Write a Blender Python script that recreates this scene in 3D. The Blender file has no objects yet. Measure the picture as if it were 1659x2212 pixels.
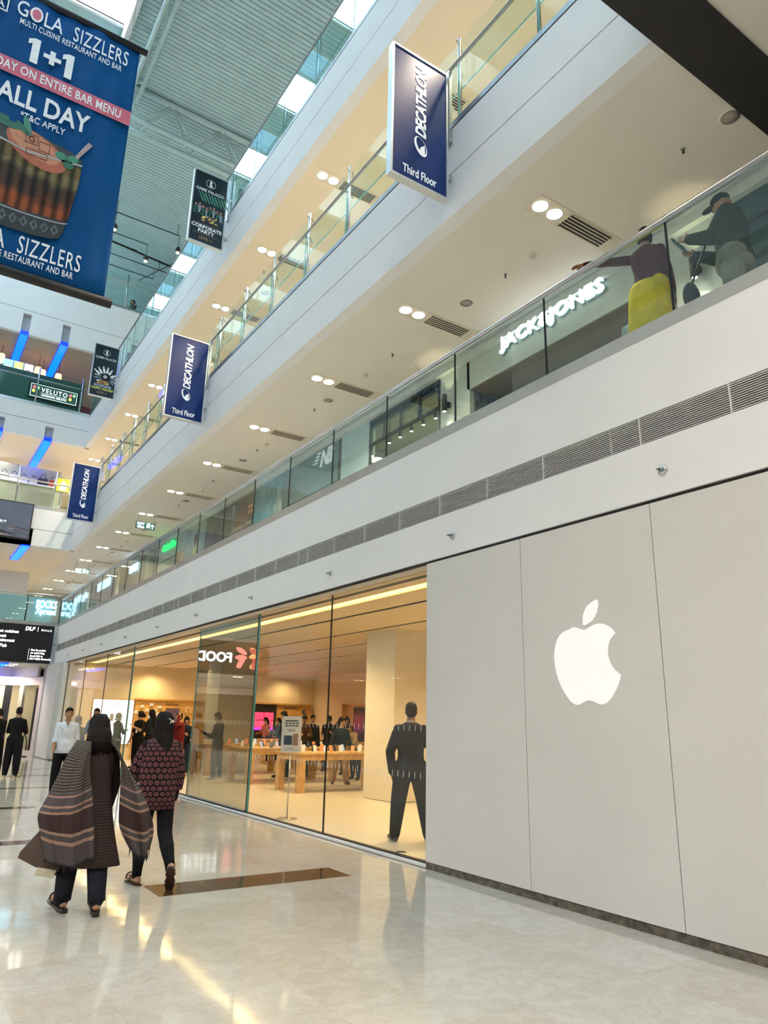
import bpy, bmesh, math, random
import numpy as np
from mathutils import Vector, Matrix, Euler
random.seed(7)
SC = bpy.context.scene
COL = SC.collection
PI = math.pi

# ---------------------------------------------------------------- camera
cam = bpy.data.cameras.new('camera'); camo = bpy.data.objects.new('camera', cam); COL.objects.link(camo)
cam.sensor_fit = 'VERTICAL'; cam.sensor_height = 36.0; cam.sensor_width = 27.0
cam.lens = 36.0 * 1558.24 / 2212.0
cam.clip_start = 0.05; cam.clip_end = 300
YAW, PITCH, ROLL = 0.581435153, 0.284055022, 0.0218560878
_f = Vector((math.sin(YAW)*math.cos(PITCH), math.cos(YAW)*math.cos(PITCH), math.sin(PITCH)))
_r = Vector((math.cos(YAW), -math.sin(YAW), 0)); _u = _r.cross(_f)
_r2 = math.cos(ROLL)*_r + math.sin(ROLL)*_u; _u2 = -math.sin(ROLL)*_r + math.cos(ROLL)*_u
_m = Matrix((_r2, _u2, -_f)).transposed().to_4x4(); _m.translation = (0, 0, 1.55)
camo.matrix_world = _m
SC.camera = camo

# ---------------------------------------------------------------- world, exposure, light levels
SC.view_settings.view_transform = 'Standard'; SC.view_settings.look = 'None'
SC.view_settings.gamma = 1.0; SC.view_settings.use_curve_mapping = False
SC.view_settings.exposure = 1.25
W = bpy.data.worlds.new('sky'); SC.world = W; W.use_nodes = True
_n = W.node_tree.nodes; _n.clear()
_o = _n.new('ShaderNodeOutputWorld'); _b = _n.new('ShaderNodeBackground')
_b.inputs[0].default_value = (0.38, 0.70, 1.0, 1); _b.inputs[1].default_value = 0.8
W.node_tree.links.new(_b.outputs[0], _o.inputs[0])
SKY_PANEL = 3.1        # own glow of the frosted roof panels, standing in for daylight
DOWNLIGHT = 155.0       # watts of each corridor downlight pair
STORE_SPOT = 44.0      # watts of each track spot in the bright shop
STORE_LINE = 12.0     # watts of the long ceiling light line
cy = SC.cycles
cy.use_denoising = True
try: cy.denoiser = 'OPENIMAGEDENOISE'
except Exception: pass
cy.max_bounces = 7; cy.diffuse_bounces = 3; cy.glossy_bounces = 3; cy.transmission_bounces = 4
cy.transparent_max_bounces = 14; cy.caustics_reflective = False; cy.caustics_refractive = False
cy.sample_clamp_indirect = 4.0; cy.use_adaptive_sampling = True; cy.adaptive_threshold = 0.04

# ---------------------------------------------------------------- helpers: materials
MATS = {}
def mat(name, color=(.8,.8,.8), rough=.5, metal=0.0, var=.04, vscale=6.0, emit=None, es=0.0, spec=.5, coat=0.0, bump=0.0, bscale=60.0):
    if name in MATS: return MATS[name]
    m = bpy.data.materials.new(name); MATS[name] = m; m.use_nodes = True
    nt = m.node_tree; p = nt.nodes['Principled BSDF']
    p.inputs['Roughness'].default_value = rough; p.inputs['Metallic'].default_value = metal
    p.inputs['Specular IOR Level'].default_value = spec; p.inputs['Coat Weight'].default_value = coat
    tc = nt.nodes.new('ShaderNodeTexCoord'); nz = nt.nodes.new('ShaderNodeTexNoise')
    nz.inputs['Scale'].default_value = vscale; nz.inputs['Detail'].default_value = 3
    nt.links.new(tc.outputs['Object'], nz.inputs['Vector'])
    cr = nt.nodes.new('ShaderNodeValToRGB')
    a = tuple(max(0, c*(1-var)) for c in color); b = tuple(min(1, c*(1+var)) for c in color)
    cr.color_ramp.elements[0].position = .35; cr.color_ramp.elements[1].position = .65
    cr.color_ramp.elements[0].color = (*a, 1); cr.color_ramp.elements[1].color = (*b, 1)
    nt.links.new(nz.outputs['Fac'], cr.inputs['Fac']); nt.links.new(cr.outputs['Color'], p.inputs['Base Color'])
    if bump:
        n2 = nt.nodes.new('ShaderNodeTexNoise'); n2.inputs['Scale'].default_value = bscale
        bp = nt.nodes.new('ShaderNodeBump'); bp.inputs['Strength'].default_value = bump; bp.inputs['Distance'].default_value = .01
        nt.links.new(tc.outputs['Object'], n2.inputs['Vector']); nt.links.new(n2.outputs['Fac'], bp.inputs['Height'])
        nt.links.new(bp.outputs['Normal'], p.inputs['Normal'])
    if emit is not None:
        p.inputs['Emission Color'].default_value = (*emit, 1); p.inputs['Emission Strength'].default_value = es
    return m

def glow(name, color, strength):
    return mat(name, tuple(min(1, c*.8) for c in color), rough=.4, var=.01, emit=color, es=strength)

def glass(name, tint=(.9,.96,.95), refl=1.0, rough=0.0, f0=.04, haze=0.0, hcol=(.8,.85,.85)):
    """thin clear pane: tinted straight-through light plus mirror reflection that grows at grazing angles"""
    if name in MATS: return MATS[name]
    m = bpy.data.materials.new(name); MATS[name] = m; m.use_nodes = True
    nt = m.node_tree; nt.nodes.clear(); N = nt.nodes.new; L = nt.links.new
    o = N('ShaderNodeOutputMaterial'); t = N('ShaderNodeBsdfTransparent'); g = N('ShaderNodeBsdfGlossy')
    t.inputs[0].default_value = (*tint, 1); g.inputs['Color'].default_value = (1, 1, 1, 1); g.inputs['Roughness'].default_value = rough
    lw = N('ShaderNodeLayerWeight'); lw.inputs['Blend'].default_value = .5
    pw = N('ShaderNodeMath'); pw.operation = 'POWER'; pw.inputs[1].default_value = 5
    ml = N('ShaderNodeMath'); ml.operation = 'MULTIPLY_ADD'; ml.inputs[1].default_value = (1-f0)*refl; ml.inputs[2].default_value = f0*refl
    ml.use_clamp = True
    L(lw.outputs['Facing'], pw.inputs[0]); L(pw.outputs[0], ml.inputs[0])
    mx = N('ShaderNodeMixShader'); L(ml.outputs[0], mx.inputs[0]); L(t.outputs[0], mx.inputs[1]); L(g.outputs[0], mx.inputs[2])
    last = mx
    if haze:
        d = N('ShaderNodeBsdfDiffuse'); d.inputs[0].default_value = (*hcol, 1)
        m2 = N('ShaderNodeMixShader'); m2.inputs[0].default_value = haze
        L(mx.outputs[0], m2.inputs[1]); L(d.outputs[0], m2.inputs[2]); last = m2
    L(last.outputs[0], o.inputs[0])
    return m

# ---------------------------------------------------------------- helpers: meshes and objects
class MB:
    def __init__(s): s.v = []; s.f = []; s.m = []; s.sm = []
    def add(s, vs, fs, m=0, smooth=False):
        b = len(s.v); s.v += [tuple(v) for v in vs]
        for f in fs: s.f.append([b+i for i in f]); s.m.append(m); s.sm.append(smooth)
        return s
    def box(s, x0, x1, y0, y1, z0, z1, m=0, M=None):
        vs = [(x, y, z) for x in (x0, x1) for y in (y0, y1) for z in (z0, z1)]
        if M is not None: vs = [M @ Vector(v) for v in vs]
        return s.add(vs, [(0,1,3,2),(4,6,7,5),(0,4,5,1),(2,3,7,6),(0,2,6,4),(1,5,7,3)], m)
    def poly(s, pts, m=0): return s.add(pts, [list(range(len(pts)))], m)
    def prism(s, pts, o, u, v, d, m=0):
        """extrude the outline pts (2-D, in axes u, v from o) by the vector d"""
        o, u, v, d = Vector(o), Vector(u), Vector(v), Vector(d)
        a = [o+u*p[0]+v*p[1] for p in pts]; b = [p+d for p in a]; n = len(a)
        return s.add(a+b, [list(range(n)), list(range(2*n-1, n-1, -1))] + [(i, (i+1) % n, n+(i+1) % n, n+i) for i in range(n)], m)
    def loft(s, rings, m=0, caps=True, smooth=True, closed=True):
        n = len(rings[0]); vs = [p for r in rings for p in r]; fs = []
        for k in range(len(rings)-1):
            for i in range(n if closed else n-1):
                j = (i+1) % n; fs.append((k*n+i, k*n+j, (k+1)*n+j, (k+1)*n+i))
        s.add(vs, fs, m, smooth)
        if caps:
            b = len(s.v)-len(vs)
            s.f.append([b+i for i in reversed(range(n))]); s.m.append(m); s.sm.append(False)
            s.f.append([b+(len(rings)-1)*n+i for i in range(n)]); s.m.append(m); s.sm.append(False)
        return s
    def tube(s, path, r, seg=10, m=0, caps=True, smooth=True):
        P = [Vector(p) for p in path]; rr = r if isinstance(r, (list, tuple)) else [r]*len(P)
        rings = []; prev = None
        for i, p in enumerate(P):
            d = (P[min(i+1, len(P)-1)]-P[max(i-1, 0)]).normalized()
            if prev is None:
                a = Vector((0, 0, 1)) if abs(d.z) < .9 else Vector((1, 0, 0)); e1 = d.cross(a).normalized()
            else: e1 = (prev-d*prev.dot(d)).normalized()
            prev = e1; e2 = d.cross(e1)
            rings.append([p+(e1*math.cos(2*PI*k/seg)+e2*math.sin(2*PI*k/seg))*rr[i] for k in range(seg)])
        return s.loft(rings, m, caps, smooth)
    def lathe(s, prof, c=(0,0,0), seg=16, m=0, M=None, smooth=True, caps=True):
        rings = []
        for r, z in prof:
            ring = [Vector((r*math.cos(2*PI*k/seg), r*math.sin(2*PI*k/seg), z)) for k in range(seg)]
            if M is not None: ring = [M @ p for p in ring]
            rings.append([p+Vector(c) for p in ring])
        return s.loft(rings, m, caps, smooth)
    def ball(s, c, rx, ry=None, rz=None, seg=14, rings=9, m=0, M=None):
        ry = rx if ry is None else ry; rz = rx if rz is None else rz; R = []
        for i in range(rings+1):
            t = -PI/2+PI*i/rings; q = max(math.cos(t), .02)
            ring = [Vector((rx*q*math.cos(2*PI*k/seg), ry*q*math.sin(2*PI*k/seg), rz*math.sin(t))) for k in range(seg)]
            if M is not None: ring = [M @ p for p in ring]
            R.append([p+Vector(c) for p in ring])
        return s.loft(R, m)
    def mesh(s, name):
        me = bpy.data.meshes.new(name); me.from_pydata(s.v, [], s.f)
        me.polygons.foreach_set('material_index', s.m); me.polygons.foreach_set('use_smooth', s.sm); me.update()
        return me
    def build(s, name, mats, parent=None, bevel=0.0, local=False, fix=True):
        me = s.mesh(name)
        for m in (mats if isinstance(mats, (list, tuple)) else [mats]): me.materials.append(m)
        if fix:
            b = bmesh.new(); b.from_mesh(me); bmesh.ops.recalc_face_normals(b, faces=b.faces); b.to_mesh(me); b.free()
        o = bpy.data.objects.new(name, me); COL.objects.link(o)
        if parent is not None: adopt(o, parent, local)
        if bevel:
            q = o.modifiers.new('bevel', 'BEVEL'); q.width = bevel; q.segments = 2; q.limit_method = 'ANGLE'
        return o

def adopt(o, parent, local=False):
    o.parent = parent
    if not local: o.matrix_parent_inverse = world_of(parent).inverted()
def world_of(o):
    M = o.matrix_basis.copy()
    if o.parent: M = world_of(o.parent) @ o.matrix_parent_inverse @ M
    return M
def tag(o, label=None, cat=None, group=None, kind=None):
    if label: o['label'] = label
    if cat: o['category'] = cat
    if group: o['group'] = group
    if kind: o['kind'] = kind
    return o
def thing(name, label, cat, loc=(0,0,0), rz=0.0, group=None):
    o = bpy.data.objects.new(name, None); COL.objects.link(o); o.empty_display_size = .1
    o.location = loc; o.rotation_euler = (0, 0, rz)
    return tag(o, label, cat, group)
def dup(root, loc, rz=None, label=None, group=None):
    """copy of a thing with copies of its parts and sub-parts"""
    r = root.copy(); COL.objects.link(r); r.location = loc
    if rz is not None: r.rotation_euler = (0, 0, rz)
    if label: r['label'] = label
    if group: r['group'] = group
    for ch in list(root.children):
        c = ch.copy(); COL.objects.link(c); c.parent = r
        for g in list(ch.children):
            d = g.copy(); COL.objects.link(d); d.parent = c
    return r
def struct(name, mb, m, **k):
    o = mb.build(name, m, **k); o['kind'] = 'structure'; return o
def sbox(name, x0, x1, y0, y1, z0, z1, m, **k): return struct(name, MB().box(x0, x1, y0, y1, z0, z1), m, **k)
def boxobj(name, x0, x1, y0, y1, z0, z1, m, parent=None, bevel=0.0, local=False):
    return MB().box(x0, x1, y0, y1, z0, z1).build(name, m, parent, bevel, local)
TEXTS = []
def text_to_mesh():
    """turn every lettering curve into a plain mesh, stretched to its sign's measured width and height"""
    dg = bpy.context.evaluated_depsgraph_get()
    for t, w, h, al in TEXTS:
        me = bpy.data.meshes.new_from_object(t.evaluated_get(dg)); c = np.empty(len(me.vertices)*3); me.vertices.foreach_get('co', c); c = c.reshape(-1, 3)
        lo, hi = c.min(0), c.max(0); ax = {'CENTER': (lo[0]+hi[0])/2, 'LEFT': lo[0], 'RIGHT': hi[0]}[al]
        kx = w/(hi[0]-lo[0]) if w else 1.0; ky = h/(hi[1]-lo[1]) if h else 1.0
        c[:, 0] = (c[:, 0]-ax)*kx; c[:, 1] = (c[:, 1]-(lo[1]+hi[1])/2)*ky
        me.vertices.foreach_set('co', c.ravel()); me.update()
        n = t.name; o = bpy.data.objects.new('tmp', me); COL.objects.link(o); o.parent = t.parent
        o.matrix_parent_inverse = t.matrix_parent_inverse; o.matrix_basis = t.matrix_basis
        for k in t.keys(): o[k] = t[k]
        bpy.data.objects.remove(t); o.name = n; me.name = n
def text(name, s, m, parent, o, u, v, size, ext=.004, align='CENTER', bold=0.0, shear=0.0, sp=1.0, xs=1.0, w=None, h=None):
    c = bpy.data.curves.new(name, 'FONT'); c.body = s; c.size = size; c.extrude = ext; c.align_x = align; c.align_y = 'CENTER'
    c.offset = bold*size; c.shear = shear; c.space_character = sp; c.resolution_u = 3
    c.materials.append(m)
    t = bpy.data.objects.new(name, c); COL.objects.link(t)
    u = Vector(u).normalized(); v = Vector(v).normalized(); n = u.cross(v)
    M = Matrix((u*xs, v, n)).transposed().to_4x4(); M.translation = Vector(o)
    t.matrix_basis = M
    if parent is not None: adopt(t, parent)
    TEXTS.append((t, w, h, align)); return t
def light(name, typ, loc, energy, color, parent=None, size=.2, spot=2.2, rot=None, local=False, blend=.6):
    l = bpy.data.lights.new(name, typ); l.energy = energy; l.color = color
    if typ == 'SPOT': l.spot_size = spot; l.spot_blend = blend; l.shadow_soft_size = size
    elif typ == 'POINT': l.shadow_soft_size = size
    o = bpy.data.objects.new(name, l); COL.objects.link(o); o.location = loc
    if rot: o.rotation_euler = rot
    if parent is not None: adopt(o, parent, local)
    return o
# ---------------------------------------------------------------- shared materials
def floor_mat(name, c1, c2, vein, size=.508, off=(2.36, 7.11), rough=.07, mortar=(.45,.41,.34), msize=.0012):
    m = bpy.data.materials.new(name); MATS[name] = m; m.use_nodes = True
    nt = m.node_tree; p = nt.nodes['Principled BSDF']; N = nt.nodes.new; L = nt.links.new
    tc = N('ShaderNodeTexCoord'); mp = N('ShaderNodeMapping'); mp.inputs['Location'].default_value = (-off[0], -off[1], 0)
    L(tc.outputs['Object'], mp.inputs['Vector'])
    br = N('ShaderNodeTexBrick'); br.offset = 0.0; br.inputs['Scale'].default_value = 1.0
    br.inputs['Brick Width'].default_value = size; br.inputs['Row Height'].default_value = size
    br.inputs['Mortar Size'].default_value = msize; br.inputs['Bias'].default_value = -.25
    br.inputs['Color1'].default_value = (*c1, 1); br.inputs['Color2'].default_value = (*c2, 1); br.inputs['Mortar'].default_value = (*mortar, 1)
    L(mp.outputs['Vector'], br.inputs['Vector'])
    n1 = N('ShaderNodeTexNoise'); n1.inputs['Scale'].default_value = 5.5; n1.inputs['Detail'].default_value = 8; n1.inputs['Distortion'].default_value = 1.4
    L(tc.outputs['Object'], n1.inputs['Vector'])
    r1 = N('ShaderNodeValToRGB'); r1.color_ramp.elements[0].position = .42; r1.color_ramp.elements[1].position = .62
    r1.color_ramp.elements[0].color = (*vein, 1); r1.color_ramp.elements[1].color = (1, 1, 1, 1)
    L(n1.outputs['Fac'], r1.inputs['Fac'])
    mx = N('ShaderNodeMixRGB'); mx.blend_type = 'MULTIPLY'; mx.inputs[0].default_value = 1
    L(br.outputs['Color'], mx.inputs[1]); L(r1.outputs['Color'], mx.inputs[2])
    n2 = N('ShaderNodeTexNoise'); n2.inputs['Scale'].default_value = 38; n2.inputs['Detail'].default_value = 5
    L(tc.outputs['Object'], n2.inputs['Vector'])
    r2 = N('ShaderNodeValToRGB'); r2.color_ramp.elements[0].position = .3; r2.color_ramp.elements[1].position = .5
    r2.color_ramp.elements[0].color = (.92,.9,.87,1); r2.color_ramp.elements[1].color = (1,1,1,1)
    L(n2.outputs['Fac'], r2.inputs['Fac'])
    m2 = N('ShaderNodeMixRGB'); m2.blend_type = 'MULTIPLY'; m2.inputs[0].default_value = 1
    L(mx.outputs[0], m2.inputs[1]); L(r2.outputs['Color'], m2.inputs[2]); L(m2.outputs[0], p.inputs['Base Color'])
    n3 = N('ShaderNodeTexNoise'); n3.inputs['Scale'].default_value = 1.0
    bp = N('ShaderNodeBump'); bp.inputs['Strength'].default_value = .14; bp.inputs['Distance'].default_value = .035
    L(tc.outputs['Object'], n3.inputs['Vector']); L(n3.outputs['Fac'], bp.inputs['Height']); L(bp.outputs['Normal'], p.inputs['Normal'])
    p.inputs['Roughness'].default_value = rough; p.inputs['IOR'].default_value = 1.62
    return m
M_floor = floor_mat('polished_marble', (.555,.54,.49), (.51,.475,.41), (.92,.91,.89))
M_dark_floor = floor_mat('dark_marble', (.12,.075,.035), (.10,.06,.03), (.55,.5,.45), rough=.08)
M_store_floor = mat('terrazzo', (.64,.58,.48), rough=.3, var=.05, vscale=20)
M_white = mat('white_plaster', (.85,.86,.87), rough=.65, var=.015, vscale=2)
M_panel = mat('grey_stone_panel', (.68,.67,.645), rough=.6, var=.02, vscale=1.2, bump=.05, bscale=180)
M_ceil = mat('beige_ceiling_paint', (.80,.77,.70), rough=.8, var=.02, vscale=.7)
M_ceil2 = mat('cream_ceiling_paint', (.85,.76,.60), rough=.8, var=.015, vscale=.7)
M_dark = mat('near_black', (.012,.012,.014), rough=.6)
M_black = mat('black_metal', (.02,.02,.022), rough=.4, metal=.3)
M_groove = mat('shadow_joint_grey', (.30,.30,.31), rough=.8)
M_plinth = mat('dark_stone_plinth', (.11,.095,.075), rough=.3, var=.5, vscale=14)
M_steel = mat('brushed_steel', (.55,.56,.57), rough=.28, metal=1.0, var=.03, vscale=5)
M_shoe = mat('rail_shoe_steel', (.58,.56,.51), rough=.42, metal=.75, var=.05, vscale=2)
M_steel_dk = mat('dull_steel', (.30,.32,.33), rough=.4, metal=.9, var=.1)
M_alu = mat('satin_aluminium', (.62,.64,.66), rough=.35, metal=.7)
M_deck = mat('pale_green_deck', (.46,.64,.68), rough=.6, var=.04, vscale=2)
M_truss = mat('grey_green_steelwork', (.52,.68,.69), rough=.5)
M_whitepaint = mat('white_steelwork', (.85,.87,.88), rough=.4)
M_lamp = glow('downlight_glow', (1.0,.93,.80), 14.0)
M_wood = mat('oak', (.62,.38,.15), rough=.45, var=.14, vscale=9)
M_woodwall = mat('oak_wall', (.70,.42,.13), rough=.5, var=.08, vscale=4)
M_storewall = mat('warm_stone_wall', (.90,.76,.50), rough=.7, var=.02)
M_storeceil = mat('shop_ceiling', (.74,.60,.42), rough=.7, var=.02)
M_column = mat('pale_column_stone', (.80,.73,.60), rough=.6, var=.02)
G_rail = glass('rail_glass', (.89,.96,.95), refl=1.0, haze=.008, hcol=(.40,.62,.64))
G_rail_up = glass('upper_rail_glass', (.80,.93,.91), refl=.8, haze=.03, hcol=(.55,.75,.78))
G_thin = glass('clear_upper_glass', (.93,.97,.95), refl=.12)
G_shop = glass('shopfront_glass', (.97,.985,.98), refl=.55)
G_shop_dk = glass('end_pane_glass', (.84,.87,.84), refl=2.3)
G_sky = glass('blue_roof_glass', (.92,.97,.97), refl=.6)
M_gedge = mat('green_glass_edge', (.10,.30,.28), rough=.15)
M_frost = mat('frosted_roof_panel', (.85,.87,.9), rough=.6, var=.01, emit=(.61,.85,1.0), es=SKY_PANEL)
M_tint_grey = mat('concrete_grey', (.45,.44,.42), rough=.7)

F = 5.294            # the plane of every right-hand balcony edge
YN, YE = -14.0, 32.15  # the mall's near end, the far bridge's edge
YB = 52.0            # the far end of the building
L1, L2, L3, L4 = 5.06, 9.68, 14.31, 19.7

# ---------------------------------------------------------------- setting: ground floor
sbox('floor', -12, F+.03, YN, YB, -.25, 0, M_floor)
sbox('floor_shop', F+.03, 17.2, 2.0, 29.45, -.25, .012, M_store_floor)
sbox('floor_beyond', F+.03, 17.2, 29.45, YB, -.25, 0, M_floor)
inl = [(2.34,4.365,7.11,7.61), (-3.7,2.47,14.55,14.85), (-3.7,1.84,10.62,10.95), (-3.0,4.0,18.4,18.62), (-3.0,5.2,22.0,22.35), (-3.0,4.85,24.6,24.85), (-6.2,-4.2,7.11,7.61)]
for k, (a, b, c, d) in enumerate(inl): sbox('trim_%d' % (k+1), a, b, c, d, -.02, .0015, M_dark_floor)

# the big pale wall beside the shop window: four tall stone panels over a dark plinth
seams = [YN, -4.0, -2.4, -.8, .8, 2.25, 3.796, 5.416, 7.062]
for k in range(len(seams)-1):
    sbox('wall_right' if k == 0 else 'wall_right.%03d' % k, F, F+.12, seams[k]+.004, seams[k+1]-.004, .075, 3.455, M_panel)
sbox('wall_right_backing', F+.06, F+.5, YN, 7.06, 0, 3.6, M_dark)
sbox('wall_shop_side', F+.12, 17, 1.7, 2.0, 0, 3.6, M_storewall)
sbox('baseboard_right', F+.008, F+.12, YN, 7.062, 0, .068, M_plinth)
sbox('baseboard_shop', F-.002, F+.03, 7.062, 29.3, -.01, .006, M_plinth)
sbox('trim_sill', F+.022, F+.13, 7.062, 29.3, 0, .035, mat('white_sill', (.85,.86,.88), rough=.35))
sbox('trim_sill_black_line', F+.06, F+.125, 7.065, 29.3, .035, .052, M_black)  # black line between the white sill and the glass
# glass shopfront
GX = F+.09
def pane(k, y0, y1, z1, m):
    mb = MB().box(GX-.008, GX+.008, y0, y1, .045, z1)
    o = struct('window_%d' % k, mb, m); return o
panes = [(7.062,9.565), (9.575,12.20), (12.26,15.28), (20.42,23.4), (23.41,26.4), (26.41,29.25)]
for k, (a, b) in enumerate(panes): pane(k+1, a, b, 3.40, G_shop_dk if k == 2 else G_shop)
for k, (y, w, m) in enumerate([(9.57,.012,M_black), (12.21,.03,M_gedge), (12.26,.02,M_black), (15.29,.014,M_gedge), (20.40,.03,M_gedge), (20.47,.02,M_black), (23.405,.012,M_black), (26.405,.012,M_black), (29.28,.03,M_black)]):
    sbox('window_joint_%d' % (k+1), GX-.012, GX+.012, y-w/2, y+w/2, .045, 3.40, m)
sbox('trim_door_track', GX-.03, GX+.03, 12.3, 15.2, .03, .07, M_steel_dk)
# lintel over glass and a near-black strip painting the shadow gap under the white fascia
sbox('trim_shadow_gap', F+.03, F+.5, YN, 29.6, 3.455, 3.492, M_dark)
sbox('trim_glass_head', F+.04, F+.22, 7.062, 29.3, 3.40, 3.455, mat('tan_head', (.62,.52,.38), rough=.6))
# end of the shop: pale stone panel column
sbox('wall_end_panel', F-.02, F+.6, 29.3, 29.75, 0, 3.47, mat('white_end_panel', (.78,.78,.76), rough=.6))
sbox('wall_end_panel.001', F-.18, F+.6, 29.75, 32.3, .02, 3.47, M_panel)
sbox('baseboard_end', F-.17, F+.6, 29.3, 32.3, 0, .03, M_plinth)
sbox('trim_end', F-.22, F+.1, 32.3, 32.55, 0, 3.47, M_tint_grey)

# ---------------------------------------------------------------- setting: right-hand floors
def fascia(name, z0, zg, z1, y0, y1, x0=F, depth=.22, m=M_white):
    """white balcony edge with a thin horizontal shadow joint"""
    mb = MB().box(x0, x0+depth, y0, y1, z0, zg-.012, 0).box(x0+.015, x0+depth, y0, y1, zg-.012, zg+.012, 1).box(x0, x0+depth, y0, y1, zg+.012, z1, 0)
    return struct(name, mb, [m, M_groove])
gz0, gz1 = 4.02, 4.285
mb = MB().box(F, F+.25, YN, YE, 3.492, gz0).box(F, F+.25, YN, YE, gz1, L1+.04)
mb.box(F+.07, F+.25, YN, YE, gz0, gz1, 1).box(F, F+.07, 31.9, YE, gz0, gz1, 0)
struct('wall_fascia_first', mb, [M_white, M_dark])
fascia('wall_fascia_second', 8.247, 8.946, 9.70, 3.3, YE)
fascia('wall_fascia_third', 12.90, 13.60, 14.33, 3.3, YE)
sbox('ceiling_ground', F+.25, 17, YN, 29.5, 3.60, 3.75, M_storeceil)
sbox('floor_first', F+.2, 17, YN, YB, 4.9, L1, mat('first_floor_tile', (.78,.74,.66), rough=.25))
sbox('ceiling_first', F+.2, 13, YN, YB, 8.25, 8.36, M_ceil)
sbox('floor_second', F+.2, 15, YN, YB, 9.5, L2, MATS['first_floor_tile'])
sbox('ceiling_second', F+.2, 15, YN, YB, 12.905, 13.02, M_ceil2)
sbox('floor_third', F+.2, 15, YN, YB, 14.1, L3, MATS['first_floor_tile'])
sbox('wall_second_back', 10.6, 10.8, YN, YB, L2, 12.9, mat('second_floor_wall', (.80,.74,.62), rough=.7))
sbox('wall_third_back', 13.8, 14, YN, YB, L3, 25.4, mat('third_floor_wall', (.55,.60,.56), rough=.7))

# ---------------------------------------------------------------- bridge over the camera with its black edge band
sbox('ceiling_bridge', -8, F+.2, -6.0, 2.74, 8.25, 8.4, M_ceil)
sbox('trim_bridge_band', -8, 10.5, 2.74, 3.298, 8.225, 8.5, M_dark)
sbox('wall_bridge', -8, F+.2, 3.1, 3.298, 8.45, 9.7, M_white)
sbox('floor_bridge', -8, F+.2, -6, 3.2, 9.5, L2, MATS['first_floor_tile'])

# ---------------------------------------------------------------- left-hand side of the hall (seen in the glass only)
LX = -7.0
sbox('wall_left', LX-2.4, LX-2.2, YN, YB, 0, 3.5, mat('left_shop_wall', (.55,.50,.42), rough=.6))
for n, z0, zg, z1 in (('first', 3.492, 4.15, 5.10), ('second', 8.247, 8.946, 9.70), ('third', 12.9, 13.6, 14.33)):
    fascia('wall_left_fascia_'+n, z0, zg, z1, YN, YE, LX-.22)
    sbox('ceiling_left_'+n, LX-6, LX-.2, YN, YB, z0+.005, z0+.12, M_ceil)
    sbox('floor_left_'+n, LX-6, LX-.2, YN, YB, z1-.2, z1-.02, MATS['first_floor_tile'])
    sbox('wall_left_back_'+n, LX-4.2, LX-4.0, YN, YB, z1-.02, z1+3.4, mat('left_upper_wall', (.42,.40,.36), rough=.7))
sbox('wall_left_outer', LX-6.2, LX-6, YN, YB, 0, 26, M_white)
# near end wall behind the camera
sbox('wall_near', LX-6, 17, YN-.3, YN, 0, 26, mat('near_wall', (.5,.48,.45), rough=.7))
sbox('wall_right_outer', 17, 17.2, YN, YB, 0, 26, M_storewall)

# ---------------------------------------------------------------- far bridge and the floors beyond it
def across(name, z0, zg, z1, x0, x1, y=YE, m=M_white, holes=()):
    mb = MB()
    mb.box(x0, x1, y, y+.22, zg+.012, z1, 0).box(x0, x1, y+.015, y+.22, zg-.012, zg+.012, 1)
    xs = [x0]
    for a, b in holes: xs += [a, b]
    xs.append(x1)
    for i in range(0, len(xs), 2): mb.box(xs[i], xs[i+1], y, y+.22, z0, zg-.012, 0)
    for a, b in holes:
        mb.box(a, b, y, y+.22, zg-.16, zg-.012, 0); mb.box(a-.02, b+.02, y+.16, y+.22, z0, zg-.16, 2)
    return struct(name, mb, [m, M_groove, mat('slot_grey', (.42,.44,.46), rough=.6)])
across('wall_far_first', 3.50, 4.3, 5.10, LX, F)
across('wall_far_second', 8.25, 8.95, 9.86, LX, F, holes=((3.42,3.78), (-1.2,-.85)))
across('wall_far_third', 12.9, 13.66, 14.36, LX, F, holes=((1.72,2.05), (3.62,3.95)))
across('wall_far_fourth', 17.5, 18.62, 20.15, LX, 12.5, holes=((2.03,2.36), (3.66,3.99)))
for n, z in (('first', 8.25), ('second', 12.9), ('third', 17.5)):
    sbox('ceiling_far_'+n, LX, F+.2 if z < 17 else 13.8, YE+.22, YB, z+.006, z+.12, M_ceil2 if z < 17 else mat('grey_ceiling', (.42,.39,.35), rough=.8))
for n, z in (('first', L1), ('second', 9.8), ('third', 14.3), ('fourth', L4)):
    sbox('floor_far_'+n, LX, F+.2 if z < 15 else 13.8, YE+.2, YB, z-.16, z, MATS['first_floor_tile'])
sbox('ceiling_far_ground', LX, F+.3, YE+.22, YB, 3.5, 3.62, M_ceil)
sbox('wall_far_end', LX-6, 17, YB, YB+.2, 0, 26, mat('far_end_wall', (.55,.55,.52), rough=.7))
sbox('wall_far_second_back', LX, F+.2, 40.0, 40.2, 9.8, 12.9, mat('cream_back_wall', (.80,.74,.60), rough=.7))
sbox('wall_far_third_back', LX, 13.8, 41, 41.2, 14.3, 17.5, mat('dark_back_wall', (.16,.15,.14), rough=.7))
sbox('wall_far_bulkhead', LX, 4.75, 39, 39.3, 6.9, 8.25, M_white)
sbox('wall_far_first_back', LX, 4.2, 33.5, 33.7, L1, 6.35, mat('teal_reflection_wall', (.30,.50,.52), rough=.5))  # teal reflection of the bridge glass put into the wall colour

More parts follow.
